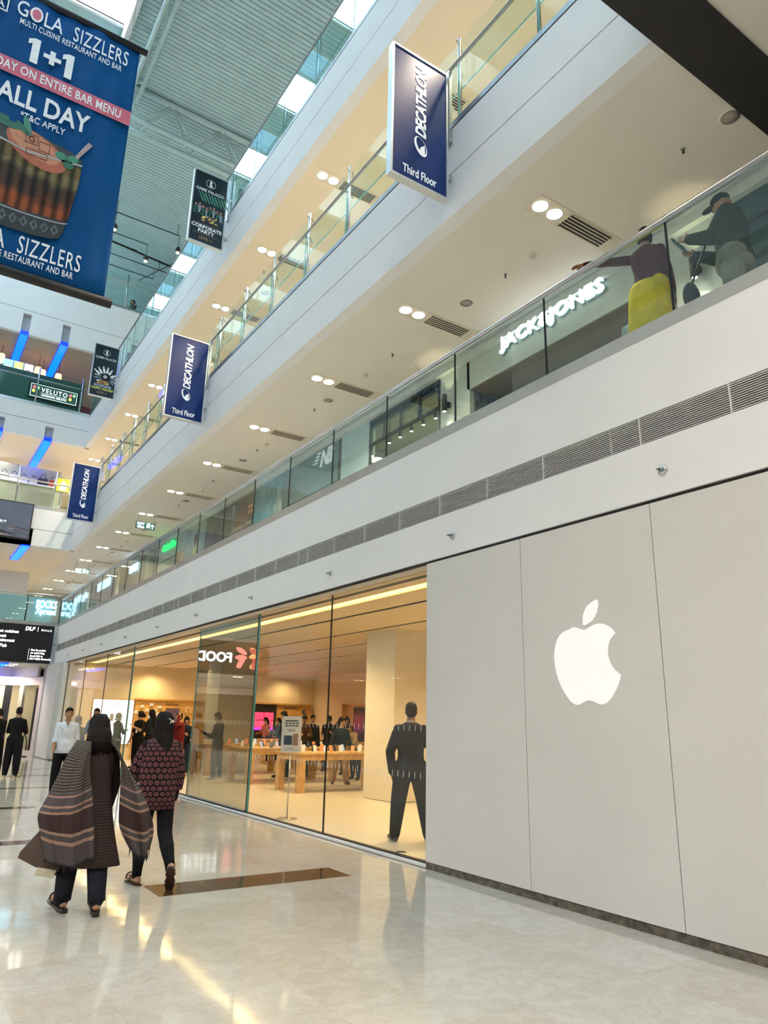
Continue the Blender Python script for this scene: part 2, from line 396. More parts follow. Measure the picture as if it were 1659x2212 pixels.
# ---------------------------------------------------------------- roof: ribbed deck, skylight, trusses
RZ = 25.0; SX = 2.98
def deck(name, x0, x1, y0, y1, slope, pitch=.19, dep=.04):
    mb = MB(); n = int((y1-y0)/pitch); prof = []
    for k in range(n):
        y = y0+k*pitch; prof += [(y, 0), (y+pitch*.80, 0), (y+pitch*.86, dep), (y+pitch*.95, dep)]
    vs = []
    for y, d in prof: vs += [(x0, y, RZ+d), (x1, y, RZ+d-slope*abs(x1-x0))]
    mb.add(vs, [(2*i, 2*i+1, 2*i+3, 2*i+2) for i in range(len(prof)-1)])
    return struct(name, mb, M_deck, fix=False)
deck('roof', SX, 14.2, YN, YB, .02)
deck('roof.001', LX-6.2, -6.0, YN, YB, -.0)
# skylight kerb, cross bars, frosted and blue panes
sbox('wall_skylight_kerb', SX-.05, SX+.12, YN, YB, RZ-.25, RZ+.95, M_whitepaint)
sbox('wall_skylight_kerb.001', -6.12, -5.95, YN, YB, RZ-.25, RZ+.95, M_whitepaint)
bay = 4.6; k = 0; y = YN-.35
while y < YB-.1:
    y1 = min(y+bay, YB); ym = y+bay*.32; y2 = y+bay*.60
    sbox('roof.%03d' % (k+2), -6, SX-.05, y, ym, RZ+.80, RZ+.90, M_deck)
    mb = MB().box(-6, SX-.05, y2+.08, y1, RZ+.86, RZ+.88)
    struct('window_%d' % (20+2*k), mb, M_frost)
    struct('window_%d' % (21+2*k), MB().box(-6, SX-.05, ym+.08, y2, RZ+.86, RZ+.88), G_sky)
    mb = MB().box(-6, SX-.05, y, y+.1, RZ+.72, RZ+.95).box(-6, SX-.05, ym, ym+.08, RZ+.78, RZ+.95).box(-6, SX-.05, y2, y2+.08, RZ+.78, RZ+.95)
    for x in (-3.8, -1.5, .75): mb.box(x-.03, x+.03, ym+.08, y2, RZ+.82, RZ+.92)
    struct('trim_skylight.%03d' % k, mb, M_whitepaint); y += bay; k += 1
def truss(name, pts_top, pts_bot, n, label, r=.13, rd=.06, twin=.32, ax=None):
    """tubular roof truss: two bottom chords, one top chord, paired diagonals"""
    t = thing(name, label, 'roof truss', pts_top[0])
    ax = Vector(ax); T0, T1, B0, B1 = (Vector(p) for p in (*pts_top, *pts_bot))
    MB().tube([T0, T1], r, 12).build('top_chord', M_truss, t)
    for s in (-1, 1): MB().tube([B0+ax*s*twin, B1+ax*s*twin], r*.85, 12).build('bottom_chord', M_truss, t)
    for k in range(n):
        a, b, c = T0.lerp(T1, k/n), B0.lerp(B1, (k+.5)/n), T0.lerp(T1, (k+1)/n)
        for s in (-1, 1):
            MB().tube([a, b+ax*s*twin], rd, 8).build('diagonal_brace', M_truss, t)
            MB().tube([b+ax*s*twin, c], rd, 8).build('diagonal_brace', M_truss, t)
    return t
truss('roof_truss', ((3.3,24.0,24.86),(13.6,24.0,24.66)), ((3.3,24.6,23.72),(13.6,24.6,23.52)), 5, 'grey green tubular roof truss crossing under the ribbed deck behind the blue banner', ax=(0,1,0))
truss('roof_truss', ((3.0,45.0,24.7),(13.6,45.0,24.5)), ((3.0,45.5,23.2),(13.6,45.5,23.0)), 5, 'roof truss at the far end above the person leaning on the top gallery', ax=(0,1,0), r=.17, rd=.1)
truss('skylight_girder', ((3.82,-6,25.0),(3.82,23.9,25.0)), ((3.82,-6,24.1),(3.82,23.9,24.1)), 14, 'long pale girder running along the skylight edge beside the blue banner', ax=(1,0,0), r=.1, rd=.05, twin=.16)
# ---------------------------------------------------------------- ventilation grille in the first-floor fascia, one section at a time
gm = MB()
for k in range(13):
    z = gz0+.012+k*.0197; gm.box(F+.004, F+.016, 0, 1, z, z+.0065, 0)
gm.box(F+.003, F+.03, .985, 1.0, gz0, gz1, 0)
M_grille = mat('grille_grey', (.66,.66,.65), rough=.5)
g0 = None; y = 1.2; k = 0
widths = [.88,.88,.88,.33,.88,.88,.88,.88]
while y < 31.8:
    w = widths[k % 8]; w = min(w, 31.9-y)
    if g0 is None:
        g0 = gm.build('ventilation_grille', M_grille); o = g0
    else:
        o = g0.copy(); COL.objects.link(o)
    o.location = (0, y, 0); o.scale = (1, w, 1)
    tag(o, 'section of the grey slatted ventilation grille set in the white first-floor balcony edge', 'grille', 'slatted grille sections along the first-floor edge'); y += w; k += 1
# side-wall sprinklers on the white fascia
def nozzle(loc, label):
    t = thing('wall_sprinkler', label, 'sprinkler', loc, 0, 'wall sprinklers under the long grille')
    MB().lathe([(.045,0),(.042,.01),(.02,.014)], M=Matrix.Rotation(-PI/2, 4, 'Y'), seg=14).build('rosette', M_steel, t, local=True)
    MB().tube([(0,0,0),(-.05,0,0)], .012, 8).box(-.075,-.05,-.018,.018,-.004,.004).tube([(-.05,0,-.012),(-.075,0,-.012)], .004, 6).build('spray_head', M_steel_dk, t, local=True)
    return t
nz = None
for k, y in enumerate([3.63, 6.55, 9.5, 12.45, 15.4, 18.2, 21.2, 24.0, 26.6, 29.2]):
    if nz is None: nz = nozzle((F, y, 3.72), 'small chrome side-wall sprinkler nearest the viewer, above the tall grey panels')
    else: dup(nz, (F, y, 3.72), label='small chrome sprinkler on the white fascia above the shop glass')

# ---------------------------------------------------------------- glass balustrades
def straight_rail(name, label, x, ys, z0, zs, zr, group=None, gm=None, inward=1):
    """frameless first-floor balustrade: base channel, glass panels with dark joints, steel handrail"""
    gm = gm or G_rail
    t = thing(name, label, 'balustrade', (x, ys[0], z0), 0, group)
    MB().box(x-.004, x+.06, ys[0], ys[-1], z0-.02, zs).build('base_channel', M_shoe, t)
    for a, b in zip(ys[:-1], ys[1:]):
        MB().box(x+.018, x+.030, a+.006, b-.006, zs-.01, zr-.02).build('glass_panel', gm, t)
    for a in ys[1:-1]:
        MB().box(x+.014, x+.034, a-.007, a+.007, zs, zr-.01).build('panel_joint', M_black, t)
    MB().tube([(x+.024, ys[0], zr), (x+.024, ys[-1], zr)], .030, 12).box(x+.008, x+.04, ys[0], ys[-1], zr-.045, zr-.02).build('handrail', M_steel, t)
    return t
ys1 = [1.82+1.562*k for k in range(20)]; ys1[-1] = YE
straight_rail('glass_balustrade', 'long tinted glass balustrade with steel rail on the first floor above the grille', F, ys1, L1, 5.175, 6.17)

def post_rail(name, label, x, ys, zb, zt, zpost, gm, posts=True, inner=True, ry=None):
    t = thing(name, label, 'balustrade', (x, ys[0], zb))
    MB().box(x-.006, x+.07, ys[0], ys[-1], zb-.04, zb+.05).build('base_channel', M_steel_dk, t)
    for a, b in zip(ys[:-1], ys[1:]):
        MB().box(x+.02, x+.032, a+.005, b-.005, zb+.05, zt-.02).build('glass_panel', gm, t)
        MB().box(x+.017, x+.035, b-.008, b+.008, zb+.05, zt-.02).build('panel_joint', M_gedge, t)
    MB().tube([(x+.026, ys[0], zt), (x+.026, ys[-1], zt)], .026, 12).build('handrail', M_steel_dk, t)
    for y in ys[:-1]:
        p = MB().tube([(x+.13, y+.1, zb-.05), (x+.13, y+.1, zpost)], .030, 12).build('post', M_steel, t)
        mb = MB()
        for z in (zpost-.07, zpost-.55):
            mb.tube([(x+.13, y+.1, z), (x+.19, y+.14, z+.02), (x+.26, y+.2, z-.02)], .011, 8)
            mb.tube([(x+.13, y+.1, z-.03), (x+.05, y+.06, z-.06)], .011, 8)
        q = mb.build('bracket', M_steel_dk, p)
    if inner:
        for a, b in zip(ys[:-1], ys[1:]):
            MB().box(x+.262, x+.272, a+.12, b+.08, zpost-.75, zpost+.17).build('upper_glass_panel', G_thin, t)
            MB().box(x+.258, x+.276, a+.12, b+.08, zpost-.762, zpost-.748).build('glass_edge', M_gedge, t)
    return t
ys2 = [3.32]+[4.80+1.58*k for k in range(18)]; ys2[-1] = YE
post_rail('glass_balustrade', 'second-floor glass balustrade on steel posts behind the blue hanging signs', F, ys2, 9.76, 10.84, 11.42, G_thin)
post_rail('glass_balustrade', 'topmost right-hand glass balustrade, its green glass against the ribbed roof', F, ys2, 14.38, 15.83, 16.05, G_rail_up)

def cross_rail(name, label, y, xs, zb, zt, gm, posts=()):
    t = thing(name, label, 'balustrade', (xs[0], y, zb))
    MB().box(xs[0], xs[-1], y-.006, y+.07, zb-.06, zb+.05).build('base_channel', M_steel, t)
    for a, b in zip(xs[:-1], xs[1:]):
        MB().box(a+.005, b-.005, y+.02, y+.032, zb+.05, zt+(.45 if posts else 0)).build('glass_panel', gm, t)
    MB().tube([(xs[0], y-.01, zt), (xs[-1], y-.01, zt)], .03, 12).build('handrail', M_steel, t)
    for x in posts:
        MB().tube([(x, y+.06, zb), (x, y+.06, zt+.55)], .035, 10).build('post', M_steel, t)
    return t
cross_rail('glass_balustrade', 'teal glass balustrade of the first-floor bridge at the far end of the hall', YE, [-7,-4,-1,2,F], 5.12, 6.28, G_rail)
cross_rail('glass_balustrade', 'glass balustrade of the far second-floor bridge with handbags behind it', YE, [-7,-4.4,-1.8,.8,2.95,4.35,F], 9.9, 11.0, G_thin, posts=(-1.8,.8,2.95,4.35))
cross_rail('glass_balustrade', 'glass balustrade of the far third-floor bridge in front of the green ice cream kiosk', YE, [-7,-4.4,-1.8,.9,3.05,4.85,F], 14.42, 15.55, G_thin, posts=(-1.8,.9,3.05,4.85))
cross_rail('glass_balustrade', 'clear glass balustrade of the topmost far gallery behind the big cocktail banner', YE, [-7,-3,0,3.2,6.15,9.1,12.4], 20.2, 21.5, G_thin, posts=(3.2,6.15,9.1))

# ---------------------------------------------------------------- ceiling fixtures
def light_panel(loc, label, group, vent=True):
    t = thing('ceiling_light_panel', label, 'ceiling light', loc, 0, group)
    MB().box(0, 1.72 if vent else .58, -.17, .17, -.006, .004).build('panel_plate', mat('panel_cream', (.72,.66,.54), rough=.6), t, local=True)
    for x in (.14, .41):
        MB().lathe([(.125,-.012),(.115,-.016),(.105,-.010)], c=(x,0,0), seg=20, caps=False).build('lamp_ring', M_alu, t, local=True)
        MB().lathe([(.106,-.011),(.02,-.013)], c=(x,0,0), seg=20).build('lamp_disc', M_lamp, t, local=True)
    if vent:
        mb = MB().box(.62, 1.44, -.14, .14, -.010, -.006, 0)
        for k in range(6): mb.box(.62, 1.44, -.142+k*.054, -.128+k*.054, -.018, -.006, 1)
        mb.build('vent_grille', [M_dark, MATS['panel_cream']], t, local=True)
    return t
def row(x, z, ys, label, group, power, vent=True, col=(1.0,.84,.63)):
    first = None
    for y in ys:
        if first is None: first = o = light_panel((x, y, z), label, group, vent)
        else: o = dup(first, (x, y, z))
        light('downlight', 'SPOT', (x+.28, y, z-.03), power, col, o, size=.12, spot=2.5)
row(6.0, 8.25, [5.69+3.12*k for k in range(13)], 'pair of round downlights with a slatted vent in the first-floor ceiling', 'downlight panels in the first-floor ceiling', DOWNLIGHT)
row(5.74, 12.905, [5.4+3.13*k for k in range(13)], 'pair of round downlights with a slatted vent in the cream ceiling above the second floor', 'downlight panels in the second-floor ceiling', DOWNLIGHT*2.2)
row(-8.4, 8.255, [2.57+3.12*k for k in range(10)], 'pair of round downlights under the opposite gallery, mirrored in the balustrade glass', 'downlight panels of the opposite gallery', DOWNLIGHT*2.2, col=(.97,.97,1.0))
row(-8.4, 3.497, [2.57+3.12*k for k in range(10)], 'pair of round downlights over the opposite ground-floor shops', 'downlight panels over the opposite shops', DOWNLIGHT*1.8, vent=False, col=(.97,.97,1.0))
for xx in (-3.2, .4, 3.6): row(xx, 3.5, [32.9,34.0] if xx > 3 else [33.2,35.6], 'pair of round downlights added to brighten the space under the far bridge', 'added downlight panels under the far bridge', DOWNLIGHT*.6, vent=False)  # outer rows added to brighten the dark space under the far bridge
row(2.2, 8.253, [34.0+2.8*k for k in range(4)], 'pair of round downlights in the ceiling of the far first-floor bridge', 'downlight panels on the far first-floor bridge', DOWNLIGHT, vent=False)
row(1.6, 12.903, [33.8+2.8*k for k in range(3)], 'pair of round downlights in the ceiling over the far handbag shop', 'downlight panels over the far handbag shop', DOWNLIGHT*1.6, vent=False)
for k in range(3): row(-5.5+4.0*k, 8.25, [-4.6,-2.0,.6], 'added pair of round downlights, unseen under the bridge overhead', 'added downlight panels under the bridge overhead', DOWNLIGHT*1.35, vent=False, col=(1.0,.90,.82))  # unseen warm downlights added to light the grey panels and near floor
sp0 = sd0 = sk0 = None
def speaker(loc, label, group):
    t = thing('ceiling_speaker', label, 'speaker', loc, 0, group)
    MB().lathe([(.125,-.004),(.12,-.012),(.105,-.012)], seg=22, caps=False).build('rim', M_ceil, t, local=True)
    MB().lathe([(.107,-.010),(.02,-.012)], seg=22).build('mesh_cover', mat('speaker_mesh', (.33,.31,.28), rough=.8), t, local=True); return t
def smoke(loc, label, group):
    t = thing('smoke_detector', label, 'smoke detector', loc, 0, group)
    MB().lathe([(.055,0),(.055,-.022),(.05,-.03)], seg=16).build('base', M_ceil, t, local=True)
    MB().lathe([(.036,-.03),(.038,-.05),(.03,-.06)], seg=16).build('sensor_head', mat('detector_white', (.62,.58,.5)), t, local=True); return t
def sprink(loc, label, group):
    t = thing('ceiling_sprinkler', label, 'sprinkler', loc, 0, group)
    MB().lathe([(.03,-.001),(.028,-.008)], seg=12).build('rosette', M_steel_dk, t, local=True)
    MB().tube([(0,0,-.006),(0,0,-.05)], .008, 6).lathe([(.018,-.05),(.018,-.054)], seg=10).build('spray_head', M_black, t, local=True); return t
for k in range(10):
    y = 3.40+4.65*k
    if sp0 is None: sp0 = speaker((6.83, y, 8.25), 'round grey speaker in the beige ceiling close to the black band', 'round speakers in the first-floor ceiling')
    else: dup(sp0, (6.83, y, 8.25), label='round speaker in the beige first-floor ceiling, farther along the row')
for k in range(9):
    y = 6.52+4.68*k
    if sd0 is None: sd0 = smoke((6.82, y, 8.25), 'smoke detector between the two nearest downlight panels', 'smoke detectors in the first-floor ceiling')
    else: dup(sd0, (6.85, y, 8.25), label='small smoke detector on the first-floor ceiling, farther along')
for k in range(13):
    y = 4.0+3.1*k
    if sk0 is None: sk0 = sprink((6.82, y, 8.25), 'tiny dark sprinkler head in the ceiling near the capped man', 'sprinkler heads in the first-floor ceiling')
    else: dup(sk0, (6.82, y, 8.25), label='tiny dark sprinkler head in the first-floor ceiling, farther along')
for k in range(4): dup(sk0, (6.3, 9.4+6.2*k, 12.905), label='tiny sprinkler head in the cream second-floor ceiling', group='sprinkler heads in the second-floor ceiling')
for k in range(3): dup(sp0, (6.75, 10.3+6.2*k, 12.905), label='round speaker in the cream second-floor ceiling', group='round speakers in the second-floor ceiling')

# blue light strips that leave a slot in the far fascias and run back along the ceilings
M_blue = glow('blue_light', (.0,.05,1.0), 3.2)
M_bluedim = glow('blue_light_rim', (.0,.03,.7), .8)
def blue_strip(x, z, zg, y1, label):
    t = thing('blue_light_strip', label, 'light strip', (x, YE, z), 0, 'blue light strips on the far bridges')
    mb = MB()
    for k in range(5):
        u = x-.13+k*.065; mb.box(u-.022, u+.022, YE+.05, y1, z-.05, z-.008, 0)
    mb.build('light_tube', M_blue, t)
    MB().box(x-.16, x+.16, YE+.02, YE+.14, z-.04, z+.12).box(x-.165, x-.15, YE+.1, y1, z-.055, z).box(x+.15, x+.165, YE+.1, y1, z-.055, z).build('channel', M_bluedim, t)
blue_strip(2.195, 17.5, 18.62, 37.5, 'blue light strip under the third-floor far ceiling, left of the pair')
blue_strip(3.825, 17.5, 18.62, 37.2, 'blue light strip under the third-floor far ceiling, right of the pair')
blue_strip(1.885, 12.9, 13.66, 37.5, 'blue light strip above the handbag shop, left of the pair')
blue_strip(3.785, 12.9, 13.66, 36.6, 'blue light strip above the handbag shop, right of the pair')
blue_strip(3.60, 8.25, 8.95, 35.6, 'single blue light strip beside the dark exhibit screen')
blue_strip(3.55, 3.50, 4.1, 34.7, 'blue light strip under the far bridge below the black screen')
# ---------------------------------------------------------------- hanging signs at right angles to the balcony edge
M_navy = mat('navy_sign_face', (.002,.026,.16), rough=.3, var=.03, vscale=2, spec=.25)
M_signwhite = mat('sign_white', (.82,.84,.88), rough=.5, emit=(.9,.92,1), es=.10)
X3, Z3 = (1, 0, 0), (0, 0, 1)
def flag_frame(name, label, x0, x1, y, z0, z1, face, group, th=.09):
    t = thing(name, label, 'hanging sign', (x1, y, z0), 0, group)
    MB().box(x0, x1, y-th*.42, y+th*.42, z0, z1).build('sign_face', face, t)
    w = .03; mb = MB()
    for a, b, c, d in ((x0-w, x1+w, z0-w, z0), (x0-w, x1+w, z1, z1+w), (x0-w, x0, z0, z1), (x1, x1+w, z0, z1)): mb.box(a, b, y-th*.6, y+th*.6, c, d)
    mb.build('frame', M_alu, t)
    mb = MB().box(x1+w, F+.06, y-.03, y+.03, z1-.55, z1-.47).box(F-.06, F, y-.05, y+.05, z1-1.15, z1+.12).box(x1+w, F+.02, y-.03, y+.03, z0+.35, z0+.42)
    mb.build('bracket', M_steel, t)
    return t
def ell(cx, cy, rx, ry, rot, n=40):
    return [(cx+rx*math.cos(a)*math.cos(rot)-ry*math.sin(a)*math.sin(rot), cy+rx*math.cos(a)*math.sin(rot)+ry*math.sin(a)*math.cos(rot)) for a in (2*PI*i/n for i in range(n))]
def ring_strip(mb, outer, inner, o, u, v, d, m=0):
    n = len(outer)
    for i in range(n):
        j = (i+1) % n; mb.prism([outer[i], outer[j], inner[j], inner[i]], o, u, v, d, m)
def sport_sign(y, label):
    x0, x1, z0, z1 = 4.285, 5.185, 8.475, 10.60
    t = flag_frame('hanging_sign', label, x0, x1, y, z0, z1, M_navy, 'blue sports shop signs')
    xc = (x0+x1)/2; yf = y-.040
    text('lettering', 'DECATHLON', M_signwhite, t, (xc+.01, yf, 9.865), (0,0,1), (-1,0,0), .29, bold=.03, shear=.22, sp=.9, w=1.20, h=.185)
    mb = MB(); o = (xc+.01, yf-.004, 9.10)
    ring_strip(mb, ell(0, 0, .155, .095, 2.0), ell(.010, .018, .132, .072, 2.0), o, X3, Z3, (0,.004,0))
    mb.prism([(.03,-.13),(.075,-.085),(.065,.045),(-.002,-.015),(-.022,-.075),(-.008,-.11)], o, X3, Z3, (0,.004,0))
    mb.build('logo', M_signwhite, t)
    text('floor_note', 'Third Floor', M_signwhite, t, (xc-.0, yf, 8.625), X3, Z3, .165, bold=.012, w=.56, h=.135)
    return t
sport_sign(6.55, 'large blue hanging sign with white vertical lettering, nearest of the three')
sport_sign(16.15, 'blue hanging sign with white vertical lettering, middle one of the three')
sport_sign(27.62, 'small blue hanging sign with white vertical lettering, farthest of the three')

M_poster = mat('dark_poster', (.008,.018,.030), rough=.3, var=.3, vscale=3)
def colm(n, c, e=.0): return mat(n, c, rough=.5, var=.1, vscale=12, emit=c if e else None, es=e)
C_gold = colm('print_gold', (.45,.30,.14)); C_skin = colm('print_skin', (.50,.24,.18)); C_green = colm('print_green', (.08,.30,.20))
C_grey = colm('print_grey', (.30,.34,.40)); C_yel = colm('print_yellow', (.85,.85,.15)); C_orange = colm('print_orange', (.75,.38,.14)); C_red = colm('print_red', (.45,.10,.08))
C_white = mat('print_white', (.82,.84,.86), rough=.5, emit=(.9,.92,.95), es=.06); C_dkgreen = colm('print_dark_green', (.03,.12,.09)); C_pale = colm('print_pale_blue', (.45,.60,.75))
def emblem(mb, xc, yf, zc, r):
    ring_strip(mb, ell(0,0,r,r,0,30), ell(0,0,r*.93,r*.93,0,30), (xc,yf,zc), X3, Z3, (0,.003,0), 0)
    k = r/.13
    mb.prism([(-.05*k,-.085*k),(.055*k,-.085*k),(.05*k,-.04*k),(.015*k,-.015*k),(.02*k,.02*k),(.035*k,.05*k),(.02*k,.09*k),(-.02*k,.10*k),(-.04*k,.06*k),(-.03*k,.01*k),(-.035*k,-.04*k)], (xc,yf,zc), X3, Z3, (0,.003,0), 0)
def game_sign(y, label, kind):
    x0, x1, z0, z1 = 4.30, 5.17, 13.20, 15.30
    t = flag_frame('hanging_sign', label, x0, x1, y, z0, z1, M_poster, 'black games arcade signs')
    xc = (x0+x1)/2; yf = y-.042
    mb = MB(); emblem(mb, xc, yf, 15.02, .13); mb.build('emblem', C_white, t)
    text('lettering', 'GAME PALACIO', C_white, t, (xc, yf, 14.78), X3, Z3, .118, bold=.004, w=.76, h=.085)
    rnd = random.Random(3)
    if kind == 'party':
        mb = MB()
        for k in range(9):
            a = x0+.12+k*.085; mb.prism([(a,14.72-.03*(k % 3)),(a+.03,14.72),(a+.16,14.45),(a+.13,14.42)], (0,yf,0), X3, Z3, (0,.003,0), 2)
        for k in range(8):
            a = x0+.1+k*.095; z = 14.28+.04*math.sin(k*1.7)
            mb.prism(ell(a, z, .032, .042, 0, 12), (0,yf-.001,0), X3, Z3, (0,.003,0), 1)
            mb.prism([(a-.05,z-.05),(a+.05,z-.05),(a+.07,z-.26),(a-.07,z-.26)], (0,yf,0), X3, Z3, (0,.003,0), 3 if k % 2 else 4)
        for k in range(16):
            mb.prism(ell(x0+.18+rnd.random()*.55, 13.86+rnd.random()*.15, .05, .026, rnd.random(), 12), (0,yf-.002-k*.0002,0), X3, Z3, (0,.003,0), rnd.choice([0,5,6,0]))
        mb.build('party_picture', [C_gold, C_skin, C_green, C_grey, C_dkgreen, C_orange, C_yel], t)
        text('headline', 'CORPORATE', C_white, t, (xc, yf, 13.675), X3, Z3, .142, bold=.03, w=.80, h=.105)
        text('headline', 'PARTY', C_white, t, (xc, yf, 13.545), X3, Z3, .142, bold=.03, w=.43, h=.105)
        MB().box(x0+.08, x1-.08, yf-.003, yf, 13.755, 13.760).box(x0+.08, x1-.08, yf-.003, yf, 13.452, 13.457).build('rule', C_gold, t)
    else:
        mb = MB()
        for k, (dx, dz, rr) in enumerate([(-.33,.16,.9),(-.22,.24,.6),(-.08,.30,.25),(.06,.30,-.1),(.18,.24,-.45),(.32,.12,-1.0)]):
            M2 = Matrix.Rotation(rr, 2)
            pts = [M2 @ Vector(p) for p in ((-.035,-.16),(.035,-.16),(.042,-.03),(.018,.05),(.03,.09),(.0,.125),(-.03,.09),(-.018,.05),(-.042,-.03))]
            mb.prism([(xc+.05+dx+p.x, 14.02+dz+p.y) for p in pts], (0,yf,0), X3, Z3, (0,.003,0), 0)
        for k in range(9):
            a = PI*(.95+.13*k) if k < 5 else PI*(-.25+.1*(k-5)); mb.prism([(xc+.08+.14*math.cos(a), 14.0+.14*math.sin(a)),(xc+.08+.42*math.cos(a), 14.0+.30*math.sin(a)+.015),(xc+.08+.42*math.cos(a), 14.0+.30*math.sin(a)-.03)], (0,yf,0), X3, Z3, (0,.002,0), 1 if k % 2 else 0)
        mb.prism(ell(xc+.08, 14.0, .175, .175, 0), (0,yf-.004,0), X3, Z3, (0,.003,0), 2)
        mb.prism(ell(xc+.05, 14.02, .065, .065, 0), (0,yf-.007,0), X3, Z3, (0,.003,0), 0)
        mb.prism([(xc-.22,13.70),(xc-.21,13.78),(xc-.15,13.84),(xc+.15,13.84),(xc+.21,13.78),(xc+.22,13.70)], (0,yf-.005,0), X3, Z3, (0,.003,0), 3)
        mb.build('bowling_picture', [C_white, C_pale, M_dark, C_orange], t)
        text('ball_number', '8', M_dark, t, (xc+.05, yf-.011, 14.02), X3, Z3, .1, bold=.02)
        text('price', '300/-*', M_dark, t, (xc, yf-.011, 13.765), X3, Z3, .135, bold=.015, w=.32, h=.095)
        text('headline', 'BOWLING', C_pale, t, (xc, yf, 13.625), X3, Z3, .142, bold=.03, w=.62, h=.105)
        text('headline', 'HAPPY HOURS', C_yel, t, (xc, yf, 13.505), X3, Z3, .118, bold=.03, w=.80, h=.085)
        MB().box(x0+.08, x1-.08, yf-.003, yf, 13.435, 13.440).build('rule', C_gold, t)
    text('level_note', 'LEVEL 5', C_gold, t, (xc, yf, 13.345), X3, Z3, .115, w=.34, h=.08)
    return t
game_sign(15.85, 'black hanging party poster in a silver frame against the roof', 'party')
game_sign(26.95, 'black hanging bowling poster in a silver frame left of the blue signs', 'bowling')

# ---------------------------------------------------------------- the big cloth banner with a cocktail
def drink_print():
    m = mat('drink_brown', (.10,.055,.025), rough=.5, spec=.15); nt = m.node_tree; p = nt.nodes['Principled BSDF']; N = nt.nodes.new; L = nt.links.new
    tc = N('ShaderNodeTexCoord'); sx = N('ShaderNodeSeparateXYZ'); L(tc.outputs['Object'], sx.inputs[0])
    mr = N('ShaderNodeMapRange'); mr.inputs[1].default_value = 9.6; mr.inputs[2].default_value = 10.95; L(sx.outputs[2], mr.inputs[0])
    nz = N('ShaderNodeTexNoise'); nz.inputs['Scale'].default_value = 2.6; nz.inputs['Detail'].default_value = 4; L(tc.outputs['Object'], nz.inputs['Vector'])
    ad = N('ShaderNodeMath'); ad.operation = 'MULTIPLY_ADD'; ad.inputs[1].default_value = .55; L(nz.outputs['Fac'], ad.inputs[0]); L(mr.outputs[0], ad.inputs[2])
    cr = N('ShaderNodeValToRGB'); e = cr.color_ramp.elements; e[0].position = .25; e[0].color = (.20,.06,.03,1); e[1].position = 1.15; e[1].color = (.17,.15,.08,1)
    for q, c in ((.45,(.26,.075,.03,1)),(.62,(.06,.035,.025,1)),(.80,(.05,.038,.028,1)),(1.0,(.13,.10,.045,1))): x = e.new(q); x.color = c
    L(ad.outputs[0], cr.inputs[0])
    wv = N('ShaderNodeTexWave'); wv.wave_type = 'BANDS'; wv.bands_direction = 'X'; wv.inputs['Scale'].default_value = 1.7; wv.inputs['Distortion'].default_value = .6; wv.inputs['Detail'].default_value = 1
    L(tc.outputs['Object'], wv.inputs['Vector'])
    c2 = N('ShaderNodeValToRGB'); c2.color_ramp.elements[0].color = (.35,.35,.36,1); c2.color_ramp.elements[1].color = (1.6,1.45,1.3,1); c2.color_ramp.elements[1].position = .9; L(wv.outputs['Fac'], c2.inputs[0])
    mx = N('ShaderNodeMixRGB'); mx.blend_type = 'MULTIPLY'; mx.inputs[0].default_value = 1; L(cr.outputs[0], mx.inputs[1]); L(c2.outputs[0], mx.inputs[2]); L(mx.outputs[0], p.inputs['Base Color'])
    return m
